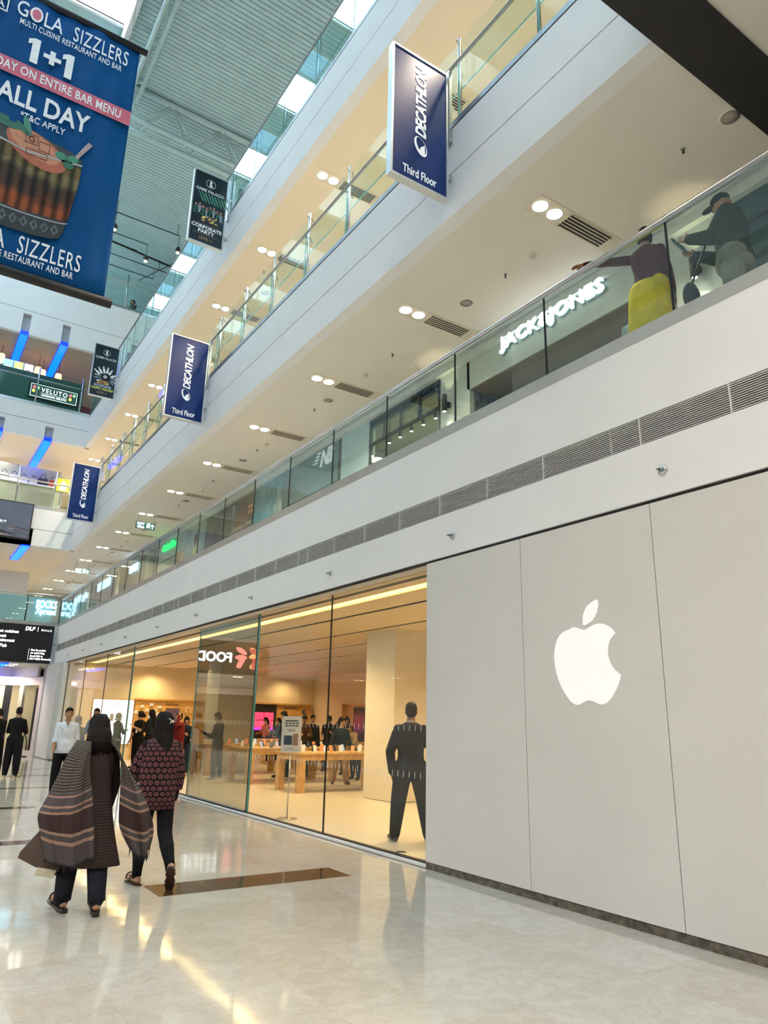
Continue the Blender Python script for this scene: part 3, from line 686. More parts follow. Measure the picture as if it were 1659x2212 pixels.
def big_banner():
    Y, x1, z0, z1 = 12.0, 1.93, 8.50, 14.12; x0 = -.98; xc = .475
    t = thing('cloth_banner', 'huge blue cloth banner with a cocktail glass hanging at upper left', 'banner', (xc, Y, z0))
    mb = MB(); nx, nz = 46, 12; vs = []
    def off(x, z): return .028*math.sin(x*5.3+.35*z)*(.4+.6*abs((x-xc)/1.45))+.014*math.sin(x*13-.3*z)
    for k in range(nz+1):
        for i in range(nx+1):
            x = x0+(x1-x0)*i/nx; z = z0+(z1-z0)*k/nz
            vs.append((x, Y+off(x, z), z))
    mb.add(vs, [(k*(nx+1)+i, k*(nx+1)+i+1, (k+1)*(nx+1)+i+1, (k+1)*(nx+1)+i) for k in range(nz) for i in range(nx)], 0, True)
    m = mat('banner_blue', (.004,.085,.28), rough=.6, spec=.12, var=.10, vscale=.5, bump=.1, bscale=300)
    cl = mb.build('cloth', m, t); s = cl.modifiers.new('s', 'SOLIDIFY'); s.thickness = .004
    for z, n in ((z0, 'bottom_bar'), (z1, 'top_bar')):
        MB().tube([(x0-.12, Y, z), (x1+.13, Y, z)], .085 if z == z0 else .06, 14).build(n, M_dark, t)
    mb = MB()
    for x in (x0+.2, x1-.2): mb.tube([(x, Y, z1), (x, Y, RZ-.1)], .008, 6)
    mb.build('hanging_cable', M_steel, t)
    yf = Y-.055; P = lambda x, z: (x, yf, z)
    wm, pm = C_white, mat('banner_pink', (.72,.16,.24), rough=.6, var=.05)
    text('lettering', 'GOLA', wm, t, P(0.175, 13.70), X3, Z3, .50, w=.76, h=.33)
    text('lettering', 'SIZZLERS', wm, t, P(1.235, 13.70), X3, Z3, .50, sp=1.1, w=.98, h=.33)
    MB().prism(ell(.095, 13.70, .105, .13, 0, 26), P(0,0), X3, Z3, (0,.012,0)).build('pink_dot', pm, t)
    text('lettering', 'MULTI CUISINE RESTAURANT AND BAR', wm, t, P(.755, 13.42), X3, Z3, .185, sp=1.06, bold=.004, w=1.76, h=.125)
    mb = MB()
    for a, b, c, d in ((-.86,-.34,13.98,14.0),(-.86,-.34,13.46,13.48),(-.86,-.84,13.46,14.0),(-.36,-.34,13.46,14.0),(-.61,-.59,13.46,14.0),(-.86,-.34,13.72,13.74)): mb.box(a, b, yf-.003, yf+.01, c, d)
    mb.build('corner_emblem', wm, t)
    for s, x, z in (('G',-.73,13.86),('L',-.73,13.6),('A',-.475,13.6)): text('emblem_letter', s, wm, t, P(x,z), X3, Z3, .24)
    MB().prism(ell(-.475, 13.86, .09, .10, 0, 20), P(0,0), X3, Z3, (0,.01,0)).build('emblem_dot', pm, t)
    mb = MB()
    for ox in (.185, .755): mb.prism([(ox-.055,12.66),(ox+.07,12.66),(ox+.07,13.19),(ox-.02,13.19),(ox-.12,13.13),(ox-.12,13.03),(ox-.055,13.07)], P(0,0), X3, Z3, (0,.012,0))
    mb.prism([(.33,12.895),(.43,12.895),(.43,12.79),(.52,12.79),(.52,12.895),(.62,12.895),(.62,12.975),(.52,12.975),(.52,13.08),(.43,13.08),(.43,12.975),(.33,12.975)], P(0,0), X3, Z3, (0,.012,0))
    mb.build('headline', wm, t)
    MB().box(x0+.01, x1-.01, Y-.047, Y-.043, 12.24, 12.56).build('pink_stripe', pm, t)
    text('headline', 'EVERYDAY ON ENTIRE BAR MENU', wm, t, P(.46, 12.40), X3, Z3, .262, bold=.012, sp=1.03, w=2.56, h=.185)
    text('headline', 'ALL DAY', wm, t, P(.50, 11.86), X3, Z3, .60, bold=.022, w=1.50, h=.40)
    text('small_print', '*T&C APPLY', wm, t, P(.52, 11.51), X3, Z3, .20, bold=.004, w=.72, h=.14)
    # printed drink: tumbler with basil leaves, a branded orange disc and a straw
    mb = MB(); d = (0,.006,0)
    def pl(pts, m, lay): mb.prism(pts, (0, yf-.002*lay, 0), X3, Z3, d, m)
    pl([(-.52,10.98),(.36,10.84),(1.24,10.98),(1.235,10.6),(1.20,10.2),(1.155,9.82),(1.10,9.70),(.9,9.65),(.36,9.61),(-.2,9.65),(-.36,9.70),(-.42,9.82),(-.47,10.2),(-.515,10.6)], 0, 0)      # liquid
    pl([(-.50,11.18)]+[(.36-.86*math.cos(a), 11.05+.17*math.sin(a)) for a in np.linspace(0.1, PI-.1, 22)]+[(1.24,10.9),(-.52,10.9)], 1, 1)
    pl([(-.36,9.74),(.36,9.66),(1.11,9.74),(1.125,9.62),(1.11,9.50),(1.06,9.38),(.95,9.32),(.65,9.275),(.36,9.265),(.05,9.275),(-.2,9.31),(-.31,9.36),(-.37,9.48),(-.38,9.62)], 2, 1)
    for k in range(9):
        a = -.30+k*.16; zc = -.05*(1-((a-.36)/.75)**2); pl([(a,9.63+zc),(a+.065,9.52+zc),(a+.0,9.41+zc),(a-.065,9.52+zc)], 5, 2); pl([(a,9.58+zc),(a+.03,9.52+zc),(a,9.46+zc),(a-.03,9.52+zc)], 2, 3)
    pl([(.36-.80*math.cos(a), 9.74-.10*math.sin(a)) for a in np.linspace(.1, PI-.1, 20)]+[(.36+.80*math.cos(a), 9.715-.10*math.sin(PI-a)) for a in np.linspace(.1, PI-.1, 20)], 6, 3)
    pl(ell(.50, 10.93, .52, .30, -.42, 34), 7, 3); pl(ell(.46, 11.0, .44, .22, -.42, 34), 8, 4)
    for q, (cx, cz, rx, ry, ro) in enumerate(((-.22,11.24,.26,.10,.35),(-.42,11.18,.25,.10,-.5),(.05,11.22,.20,.07,.1),(.30,11.32,.20,.055,1.9),(.24,11.24,.15,.05,2.4))): pl(ell(cx, cz, rx, ry, ro, 18), 9 if q % 2 else 14, 5+.4*q)
    pl([(.98,10.82),(1.05,10.86),(1.36,11.47),(1.28,11.50)], 10, 4)
    for q, (cx, cz, r) in enumerate(((.98,10.95,.10),(1.08,11.02,.09),(1.02,10.86,.09),(.88,11.0,.09))): pl(ell(cx, cz, r, r*.8, 0, 14), 9 if q % 2 else 14, 6+.4*q)
    pl([(-.52,10.98),(-.5,10.94),(.36,10.80),(1.24,10.94),(1.25,10.98),(.36,10.84)], 6, 6)
    for a, b, c, e in ((.30,.50,11.0,11.2),(.52,.70,10.93,11.12),(.34,.68,10.78,10.90)):
        for q in ((a,b,c,c+.012),(a,b,e-.012,e),(a,a+.012,c,e),(b-.012,b,c,e)): pl([(q[0],q[2]),(q[1],q[2]),(q[1],q[3]),(q[0],q[3])], 11, 7)
    mb.build('drink_picture', [drink_print(), colm('drink_dark', (.035,.035,.035)), colm('glass_base', (.02,.022,.026)), colm('drink_red', (.28,.075,.03)), colm('drink_amber', (.20,.11,.045)),
        colm('glass_facet', (.12,.13,.15)), colm('glass_rim', (.42,.42,.42)), colm('orange_red', (.50,.13,.06)), colm('orange_peel', (.66,.27,.14)), colm('basil', (.05,.27,.17)), colm('straw', (.50,.36,.38)), colm('stamp', (.18,.03,.02)), colm('drink_olive', (.16,.14,.05)), colm('leaf_deep', (.02,.15,.09))], t)
    text('stamp_letter', 'G', MATS['stamp'], t, (.40, yf-.018, 11.10), X3, Z3, .17)
    text('lettering', 'GOLA', wm, t, P(-0.080, 9.03), X3, Z3, .50, w=.76, h=.33)
    text('lettering', 'SIZZLERS', wm, t, P(0.980, 9.03), X3, Z3, .50, sp=1.1, w=.98, h=.33)
    text('lettering', 'MULTI CUISINE RESTAURANT AND BAR', wm, t, P(.50, 8.76), X3, Z3, .185, sp=1.06, bold=.004, w=1.76, h=.125)
big_banner()

# ---------------------------------------------------------------- screens on the far bridge
def screen(name, label, x0, x1, z0, z1, y=YE):
    t = thing(name, label, 'screen', ((x0+x1)/2, y-.2, z0))
    MB().box(x0, x1, y-.20, y-.02, z0, z1).build('housing', M_dark, t)
    return t
t = screen('advertising_screen', 'black advertising screen with white words on the far first-floor bridge', -3.9, 5.13, 3.53, 5.02)
ys = YE-.205; WG = glow('screen_white', (1,1,1), 1.6)
MB().box(-3.85, 5.08, ys-.002, ys, 3.58, 4.97).build('display', mat('display_black', (.008,.008,.012), rough=.25), t)
for s, x, z, h, b, al in (('DLF',4.24,4.855,.20,.03,'CENTER'),('|',4.52,4.85,.19,.0,'CENTER'),('M A L L S',4.84,4.83,.095,.02,'CENTER'),('The best cuisines',3.84,4.70,.16,.02,'RIGHT'),('Await',3.42,4.51,.16,.02,'RIGHT'),('Entertainment',3.74,4.345,.16,.02,'RIGHT'),('2nd Feb',3.49,4.14,.175,.02,'RIGHT'),
        ('Get 2x points',4.37,4.02,.10,.015,'LEFT'),('on uploading',4.37,3.91,.10,.015,'LEFT'),('food bills in',4.37,3.80,.10,.015,'LEFT'),('DLF Malls Rewards.',4.37,3.69,.10,.015,'LEFT'),('FOOD',-1.2,4.27,.60,.03,'CENTER')):
    text('screen_text', s, WG, t, (x, ys-.003, z), X3, Z3, h, ext=.001, bold=b, align=al, shear=.15 if h in (.16,.175,.20) else 0)
MB().box(4.30, 4.305, ys-.004, ys-.002, 3.62, 4.08).build('divider', WG, t)
mb = MB()
for k in range(12): mb.prism(ell(-2.95+.45*math.cos(k*2.1), 4.3+.30*math.sin(k*1.3), .30, .12, k*.6, 16), (0, ys-.003-.0003*k, 0), X3, Z3, (0,.001,0), k % 3)
mb.build('food_picture', [glow('food_pink', (.9,.25,.22), .9), glow('food_orange', (.95,.45,.15), .9), glow('food_red', (.6,.1,.08), .7)], t)
t = screen('exhibit_screen', 'dark grey screen with brown timber picture on the far second-floor bridge', -2.0, 3.66, 8.40, 9.93)
M_shot = mat('screen_slate', (.035,.042,.055), rough=.3, var=.25, vscale=1.2, emit=(.05,.06,.085), es=.6)
MB().box(-1.96, 3.62, ys-.002, ys, 8.46, 9.89).build('display', M_shot, t)
mb = MB(); rnd = random.Random(5)
for k in range(34):
    a = -1.9+rnd.random()*5.0; z = 8.50+rnd.random()*.42; w = .2+rnd.random()*.5; s_ = rnd.uniform(-.18,.05)
    x2 = min(a+w*1.6, 3.6); mb.prism([(a,z),(x2,max(8.48, z+s_)),(x2,max(8.5, z+s_+.03)),(a,z+.035)], (0, ys-.0025-.0002*k, 0), X3, Z3, (0,.001,0), k % 3)
mb.build('timber_picture', [glow('timber_brown', (.10,.06,.045), .5), glow('timber_dark', (.02,.016,.016), .4), glow('timber_tan', (.22,.15,.11), .5)], t)
text('screen_text', 'EXHIBIT', WG, t, (2.73, ys-.004, 9.04), X3, Z3, .12, ext=.001, align='RIGHT', sp=1.3, w=.62, h=.085)

# exit signs hung from the first-floor ceiling
def exit_sign(y, label):
    t = thing('exit_sign', label, 'exit sign', (6.29, y, 7.72), 0, 'exit signs under the first-floor ceiling')
    x0, x1, z0, z1 = 5.97, 6.61, 7.72, 7.95
    MB().box(x0, x1, y-.02, y+.02, z0, z1).build('sign_box', mat('exit_green', (.015,.06,.04), rough=.4, emit=(.01,.09,.06), es=.3), t)
    MB().tube([(x0+.05,y,z1),(x0+.05,y,8.25)], .005, 6).tube([(x1-.05,y,z1),(x1-.05,y,8.25)], .005, 6).build('hanger', M_black, t)
    g = glow('exit_white', (.72,.86,1.0), 1.7)
    text('lettering', 'EXIT', g, t, (6.13, y-.022, 7.88), X3, Z3, .125, ext=.001, bold=.02)
    text('lettering', 'निकास', g, t, (6.13, y-.022, 7.775), X3, Z3, .10, ext=.001, bold=.01)
    mb = MB()
    for pts in ([(6.33,7.74),(6.34,7.74),(6.34,7.93),(6.33,7.93)],[(6.33,7.92),(6.45,7.92),(6.45,7.93),(6.33,7.93)],[(6.44,7.74),(6.45,7.74),(6.45,7.93),(6.44,7.93)],
                ell(6.395,7.895,.015,.017,0,10),[(6.37,7.875),(6.40,7.875),(6.395,7.815),(6.365,7.815)],[(6.37,7.82),(6.39,7.82),(6.42,7.76),(6.405,7.752)],[(6.365,7.82),(6.385,7.82),(6.345,7.752),(6.325,7.76)],[(6.40,7.87),(6.43,7.83),(6.42,7.825),(6.395,7.85)],[(6.37,7.87),(6.335,7.84),(6.345,7.832),(6.378,7.855)],
                [(6.515,7.75),(6.545,7.75),(6.545,7.86),(6.515,7.86)],[(6.53,7.92),(6.59,7.85),(6.565,7.835),(6.53,7.88),(6.495,7.835),(6.47,7.85)]): mb.prism(pts, (0,y-.022,0), X3, Z3, (0,.001,0))
    mb.build('pictogram', g, t)
exit_sign(24.4, 'green exit sign hanging from the ceiling right of the smallest blue sign')
exit_sign(34.3, 'green exit sign hanging farther off, over the far bridge')
# ---------------------------------------------------------------- inside the bright shop
sbox('wall_shop_far', F+.1, 16.0, 29.4, 29.55, 0, 3.5, M_storewall)
sbox('wall_shop_back', 15.8, 16.0, 2.0, 29.4, 0, 3.5, M_storewall)
slots = [5.62, 7.04, 8.47, 9.9, 11.34, 12.77, 14.2]
mb = MB(); xs = [F+.22]+[v for s in slots for v in (s-.055, s+.055)]+[15.8]
for i in range(0, len(xs), 2):
    a, b = xs[i], xs[i+1]
    if a < 6.1 < b: mb.box(a, 6.07, 2.0, 29.4, 3.47, 3.485); mb.box(6.31, b, 2.0, 29.4, 3.47, 3.485)
    else: mb.box(a, b, 2.0, 29.4, 3.47, 3.485)
struct('ceiling_shop', mb, M_storeceil)
sbox('ceiling_shop_void', F+.2, 15.8, 2.0, 29.4, 3.56, 3.595, M_dark)
t = thing('linear_ceiling_light', 'long glowing yellow light line in the shop ceiling', 'ceiling light', (6.19, 15, 3.5))
MB().box(6.07, 6.31, 2.2, 29.2, 3.487, 3.50).build('diffuser', glow('line_glow', (1.0,.66,.16), 1.7), t)
for k in range(4):
    l = light('line_light', 'AREA', (6.19, 5.6+6.7*k, 3.48), STORE_LINE, (1.0,.72,.36), t)
    l.data.shape = 'RECTANGLE'; l.data.size = .2; l.data.size_y = 6.68
words_ = {1:'second', 2:'third', 3:'fourth', 4:'fifth', 5:'sixth', 6:'rearmost'}
for k, x in enumerate(slots[1:]):
    t = thing('track_light', 'black track line in the shop ceiling, %s slot in from the glass' % words_[k+1], 'track light', (x, 15, 3.5), 0)
    MB().box(x-.033, x+.033, 2.1, 29.3, 3.52, 3.555).build('track', M_black, t)
    for j in range(6):
        y = 4.5+4.6*j+(k % 2)*1.2
        MB().lathe([(.03,3.55),(.034,3.50),(.034,3.462)], c=(x,y,0), seg=12).build('spot_head', M_black, t)
        light('track_spot', 'SPOT', (x, y, 3.45), STORE_SPOT*((3.0 if j < 4 else 1.6) if k < 2 else 1.0), (1.0,.72,.36), t, size=.06, spot=2.55, blend=.9)
# two pale square pillars
for k, (y0, y1) in enumerate(((12.74, 13.86), (22.65, 23.75))):
    sbox('wall_pillar' if not k else 'wall_pillar.001', 8.73, 9.95, y0, y1, .02, 3.47, M_column, bevel=.004)
    sbox('baseboard_pillar' if not k else 'baseboard_pillar.001', 8.745, 9.935, y0+.015, y1-.015, .012, .03, M_dark)
# oak display niche and panels on the far wall
sbox('wall_oak_panel', 7.98, 10.9, 29.28, 29.4, .012, 2.2, M_woodwall)
sbox('trim_oak_head', 7.94, 15.6, 29.20, 29.4, 2.20, 2.26, M_woodwall)
sbox('wall_oak_panel.001', 13.95, 15.6, 29.28, 29.4, .012, 2.2, M_woodwall)
sbox('wall_oak_panel.002', 15.7, 15.8, 24.2, 26.35, .012, 2.2, M_woodwall)
sbox('trim_oak_head.001', 15.62, 15.8, 24.2, 26.4, 2.2, 2.26, M_woodwall)
for y in (26.36, 24.15): sbox('trim_oak_side', 15.5, 15.8, y, y+.05, .012, 2.26, M_woodwall)
def wall_screen(name, label, x0, x1, z0, z1, y, m, cat='screen'):
    t = thing(name, label, cat, ((x0+x1)/2, y, z0))
    MB().box(x0, x1, y-.05, y, z0, z1).build('frame', M_woodwall if m is not M_dark else M_black, t)
    MB().box(x0+.03, x1-.03, y-.055, y-.05, z0+.03, z1-.03).build('display', m, t); return t
t = wall_screen('light_board', 'large white lit board with a small black heading on the far shop wall', 6.40, 7.95, .54, 2.2, 29.39, glow('board_white', (1.0,.97,.92), 1.15), 'light board')
text('heading', 'iPhone Air', M_dark, t, (7.15, 29.33, 1.98), X3, Z3, .17, ext=.001)
mb = MB()
for k in range(7): mb.box(6.75+k*.14, 6.76+k*.14, 29.332, 29.335, .75, .95)
mb.box(7.08, 7.22, 29.332, 29.335, 1.40, 1.66).build('diagram', mat('board_grey', (.45,.43,.40)), t)
t = wall_screen('wall_display', 'dark upright screen on the oak wall under a small black heading', 9.12, 9.72, 1.0, 1.95, 29.28, mat('dark_brown_screen', (.06,.035,.04), rough=.25, emit=(.07,.04,.05), es=.5))
t2 = text('wall_heading', 'AirPods', M_dark, None, (9.40, 29.275, 2.07), X3, Z3, .15, ext=.002); tag(t2, 'small black heading on the oak wall above the dark screen', 'lettering')
bx = None
for k, (x, z) in enumerate([(8.23,1.96),(8.58,2.03),(8.91,1.95),(8.42,1.82),(8.73,1.82),(8.02,1.74),(8.55,1.60),(8.28,1.60),(8.85,1.68),(8.62,1.38),(8.75,1.24)]):
    if bx is None:
        bx = thing('product_box', 'small white product box on the oak display wall', 'box', (x, 29.28, z), 0, 'white boxes on the oak wall')
        MB().box(-.06, .06, -.07, 0, -.05, .05).build('carton', C_white, bx, local=True, bevel=.01); MB().lathe([(.02,0),(.02,.004)], c=(0,-.072,0), M=Matrix.Rotation(PI/2,4,'X'), seg=10).build('cap', M_alu, bx, local=True)
    else: dup(bx, (x, 29.28, z))
for k, (x, z) in enumerate([(10.06,1.86),(10.42,1.80),(10.10,1.50),(10.46,1.42)]):
    MBh = MB().tube([(x+.10*math.cos(a), 29.22, z+.12*math.sin(a)) for a in np.linspace(-.4, PI+.4, 16)], .018, 8)
    for s in (-1, 1): MBh.ball((x+s*.095, 29.2, z-.05), .04, .035, .06)
    tag(MBh.build('headphones', mat('headphone_cream', (.80,.62,.42), rough=.4)), 'pair of cream headphones hung on the oak wall right of the dark screen', 'headphones', 'headphones on the oak wall')
# dark video wall with a red picture
t = thing('video_wall', 'dark video wall glowing red with black frame lines at the far end of the shop', 'screen', (12.7, 29.3, .7))
MB().box(11.6, 13.93, 29.25, 29.39, .75, 2.19).build('housing', mat('video_housing', (.03,.03,.035), rough=.3), t)
MB().box(12.0, 13.8, 29.243, 29.25, 1.22, 1.86).build('display', glow('video_red', (1.0,.03,.07), 1.3), t)
MB().box(12.0, 13.8, 29.242, 29.249, 1.15, 1.24).build('purple_edge', glow('video_purple', (.55,.03,.75), .9), t)
mb = MB()
for x in (12.42, 12.93, 13.36): mb.box(x-.012, x+.012, 29.238, 29.242, 1.15, 1.87)
mb.box(12.0, 13.8, 29.238, 29.242, 1.53, 1.555).build('frame_line', M_black, t)
t = wall_screen('wall_display', 'tall black screen in the oak niche on the right-hand shop wall', 0, .6, 0, .1, 0, M_dark)
for c in list(t.children): bpy.data.objects.remove(c)
t.location = (15.68, 25.3, .5); MB().box(15.66, 15.7, 24.9, 25.75, .5, 2.12).build('frame', M_black, t); MB().box(15.655, 15.66, 24.93, 25.72, .53, 2.09).build('display', mat('off_screen', (.02,.02,.022), rough=.2), t)
t = thing('wall_speaker', 'round black loudspeaker on the oak wall above the men at the tables', 'speaker', (15.25, 29.27, 1.92))
MB().lathe([(.09,0),(.09,.06),(.03,.07)], c=(15.25,29.28,1.92), M=Matrix.Rotation(PI/2,4,'X'), seg=16).build('housing', M_black, t); MB().lathe([(.03,.07),(.02,.085)], c=(15.25,29.28,1.92), M=Matrix.Rotation(PI/2,4,'X'), seg=12).build('cone', M_alu, t)
tag(text('wall_heading', 'HomePod', M_dark, None, (14.6, 29.275, 2.08), X3, Z3, .15, ext=.002), 'small black heading on the oak wall beside the round loudspeaker', 'lettering')
t = thing('wall_alarm', 'small square alarm plate on the upper right-hand shop wall', 'alarm', (15.78, 29.0, 2.42))
MB().box(15.77, 15.8, 28.93, 29.07, 2.42, 2.58).build('plate', M_column, t); MB().box(15.76, 15.77, 28.97, 29.03, 2.46, 2.54).build('lens', C_white, t)

# oak tables: thick top and four square legs
def table(x0, x1, y0, y1, label, h=.86):
    t = thing('display_table', label, 'table', ((x0+x1)/2, (y0+y1)/2, 0), 0, 'oak display tables')
    MB().box(x0, x1, y0, y1, h-.05, h).build('tabletop', M_wood, t, bevel=.006)
    MB().box(x0+.02, x1-.02, y0+.02, y1-.02, h-.16, h-.05).build('apron', M_wood, t)
    for x in (x0+.02, x1-.18):
        for y in (y0+.02, y1-.18): MB().box(x, x+.16, y, y+.16, .012, h-.16).build('leg', M_wood, t)
    return t
table(7.84, 10.4, 15.14, 16.36, 'oak display table nearest the shop glass, behind the sign on a pole')
table(7.78, 10.4, 17.83, 19.19, 'oak display table second from the glass, phones along its front edge')
table(7.70, 10.4, 20.58, 21.90, 'oak display table behind the end glass pane, farthest along the window')
table(11.7, 14.4, 15.2, 16.4, 'oak table in the back row behind the woman in the navy sweater')
table(11.7, 14.4, 18.2, 19.5, 'oak table in the back row with the white desktop computer')
table(11.7, 14.4, 22.2, 23.5, 'oak table in the back row with two dark laptops')
table(11.7, 14.4, 25.6, 26.9, 'oak table in the back row in front of the red video wall')
# phones leaning on small stands
pcols = [('orange', (.85,.28,.08)), ('black', (.02,.025,.035)), ('cream', (.80,.66,.45)), ('pale blue', (.55,.68,.85)), ('silver', (.62,.62,.64)), ('navy', (.02,.04,.10))]
protos = {}
def phone(x, y, z, ci, rz, where):
    nm, c = pcols[ci]; key = ci
    lab = '%s phone leaning on a stand %s' % (nm, where); grp = '%s phones %s' % (nm, where)
    if key not in protos:
        t = thing('display_phone', lab, 'phone', (x, y, z), rz, grp); M = Matrix.Rotation(-.42, 4, 'X')
        MB().box(-.042, .042, -.006, .006, 0, .165, 0, M).build('phone_body', mat('phone_'+nm.replace(' ', '_'), c, rough=.3), t, local=True, bevel=.003)
        MB().box(-.038, .038, -.0075, -.006, .006, .159, 0, M).build('phone_screen', mat('phone_face_'+nm.replace(' ', '_'), tuple(v*.5+.02 for v in c), rough=.15, emit=c, es=.25), t, local=True)
        MB().box(-.02, .02, .01, .08, 0, .012).tube([(0,.06,.01),(0,.035,.09)], .009, 8).build('stand', M_alu, t, local=True); protos[key] = t
    else: dup(protos[key], (x, y, z), rz, lab, grp)
rnd = random.Random(11)
for (x0, x1, y, n, w) in ((7.98, 10.2, 15.45, 9, 'along the front of the nearest oak table'), (8.0, 10.2, 16.1, 8, 'along the far side of the nearest oak table'), (7.95, 10.2, 18.15, 10, 'along the front of the second oak table'), (7.95, 10.2, 18.9, 8, 'along the far side of the second oak table'), (7.86, 10.2, 20.9, 9, 'on the oak table behind the end pane'), (11.9, 14.2, 18.45, 7, 'on the table with the desktop computer'), (11.9, 14.2, 15.5, 5, 'on the back table behind the navy sweater')):
    for k in range(n): phone(x0+(x1-x0)*(k+.5)/n+rnd.uniform(-.05,.05), y+rnd.uniform(-.06,.06), .86, rnd.choice([0,1,2,3,4,5,1,2] if 'end pane' not in w else [0,0,3,4,2]), rnd.uniform(-.9,.3), w)
# desktop computer and laptops on the back tables
t = thing('desktop_computer', 'white desktop computer with dark screen on a back oak table', 'computer', (12.55, 18.95, .86), -.35)
MB().box(-.30, .30, -.012, .012, .13, .55).build('monitor', C_white, t, local=True, bevel=.006); MB().box(-.28, .28, -.014, -.012, .20, .53).build('monitor_screen', mat('computer_screen', (.01,.012,.02), rough=.2, emit=(.02,.03,.06), es=.4), t, local=True)
MB().box(-.09, .09, -.08, .10, 0, .008).box(-.08, .08, .012, .02, 0, .2).build('monitor_stand', M_alu, t, local=True)
for k, (x, y) in enumerate([(12.1, 22.5), (12.95, 22.55)]):
    t = thing('laptop', ('open dark laptop with its back to the window, left one on the back table', 'open dark laptop with its back to the window, right one on the back table')[k], 'laptop', (x, y, .86), .1)
    MB().box(-.17, .17, 0, .24, 0, .014).build('keyboard_base', M_black, t, local=True); MB().box(-.17, .17, -.01, 0, .01, .24, 0, Matrix.Rotation(.25, 4, 'X')).build('laptop_lid', mat('laptop_navy', (.02,.03,.06), rough=.4), t, local=True)
for k in range(6):
    if not k:
        st = thing('bar_stool', 'thin-legged stool behind the nearest tables', 'stool', (11.2, 17.2, 0), 0, 'thin-legged stools in the shop')
        MB().box(-.2, .2, -.17, .17, .60, .64).build('seat', M_wood, st, local=True, bevel=.01)
        for sx in (-1, 1):
            for sy in (-1, 1): MB().tube([(sx*.14, sy*.12, .6), (sx*.2, sy*.18, .012)], .011, 8).build('leg', M_steel_dk, st, local=True)
        MB().tube([(-.18,-.16,.25),(.18,-.16,.25),(.18,.16,.25),(-.18,.16,.25),(-.18,-.16,.25)], .008, 6).build('foot_rest', M_steel_dk, st, local=True)
    else: dup(st, (11.2+.75*(k % 3), 17.25-.62*(k//3), 0), .2*k)
t = thing('shop_shelf', 'low shelf with small packages under the red video wall', 'shelf', (11.1, 28.9, 0))
MB().box(10.95, 11.55, 28.7, 29.25, .012, .85).build('carcass', M_wood, t); MB().box(10.97, 11.53, 28.69, 28.7, .45, .48).build('shelf_board', M_woodwall, t)
# notice on a thin pole behind the glass
t = thing('notice_stand', 'printed notice on a thin steel pole with round base behind the shop glass', 'sign', (5.74, 11.42, .012))
MB().lathe([(.165,.012),(.165,.022),(.02,.026)], c=(5.74,11.42,0), seg=28).build('base_plate', mat('stand_bronze', (.34,.29,.22), rough=.35, metal=.8), t)
MB().tube([(5.74,11.42,.02),(5.74,11.42,1.05)], .011, 10).build('pole', M_steel, t)
ang = -.62; ux = Vector((math.cos(ang), math.sin(ang), 0)); nx_ = Vector((math.sin(ang), -math.cos(ang), 0))
def on_sign(mb, a, b, c, d, off0, off1, m=0):
    o = Vector((5.74, 11.42, 0)); pts = []
    for off in (off0, off1):
        for u_, z in ((a,c),(b,c),(b,d),(a,d)): pts.append(o+ux*u_+nx_*off+Vector((0,0,z)))
    return mb.add(pts, [(0,1,2,3),(7,6,5,4),(0,4,5,1),(1,5,6,2),(2,6,7,3),(3,7,4,0)], m)
on_sign(MB(), -.165, .165, 1.04, 1.62, -.012, .012).build('notice_board', mat('notice_grey', (.62,.61,.60), rough=.4), t)
M_ink = mat('ink_grey', (.06,.06,.065))
mb = MB()
for z, w, h in ((1.535,.11,.022),(1.495,.13,.022),(1.455,.12,.022),(1.40,.07,.010),(1.375,.06,.010),(1.105,.05,.008),(1.08,.12,.006)): on_sign(mb, -w, w, z, z+h, .012, .0128, 0)
on_sign(mb, -.12, .02, 1.16, 1.31, .012, .0130, 1); on_sign(mb, .03, .12, 1.15, 1.34, .012, .0130, 2)
mb.build('notice_print', [M_ink, mat('print_blue_black', (.03,.06,.10)), mat('print_tan', (.30,.18,.12))], t)
t = thing('floor_outlet', 'small dark round floor outlet just inside the shop glass near the guard', 'floor outlet', (5.62, 8.0, .012))
MB().lathe([(.065,.012),(.06,.018)], c=(5.62,8.0,0), seg=20).build('cover', M_dark, t); MB().lathe([(.072,.012),(.066,.015)], c=(5.62,8.0,0), seg=20, caps=False).build('rim', M_steel_dk, t)
# rows of small white manifestation marks on the shop glass
M_tick = mat('tick_white', (.75,.77,.78), rough=.6)
for z, n in ((1.495, 'upper'), (.955, 'lower')):
    mb = MB(); y = 7.15
    while y < 15.2:
        mb.box(GX-.0105, GX-.0085, y-.004, y+.004, z-.035, z+.035); y += .118
    y = 20.6
    while y < 29: mb.box(GX-.0105, GX-.0085, y-.004, y+.004, z-.035, z+.035); y += .118
    o = mb.build('trim_glass_marks', M_tick); o['kind'] = 'structure'
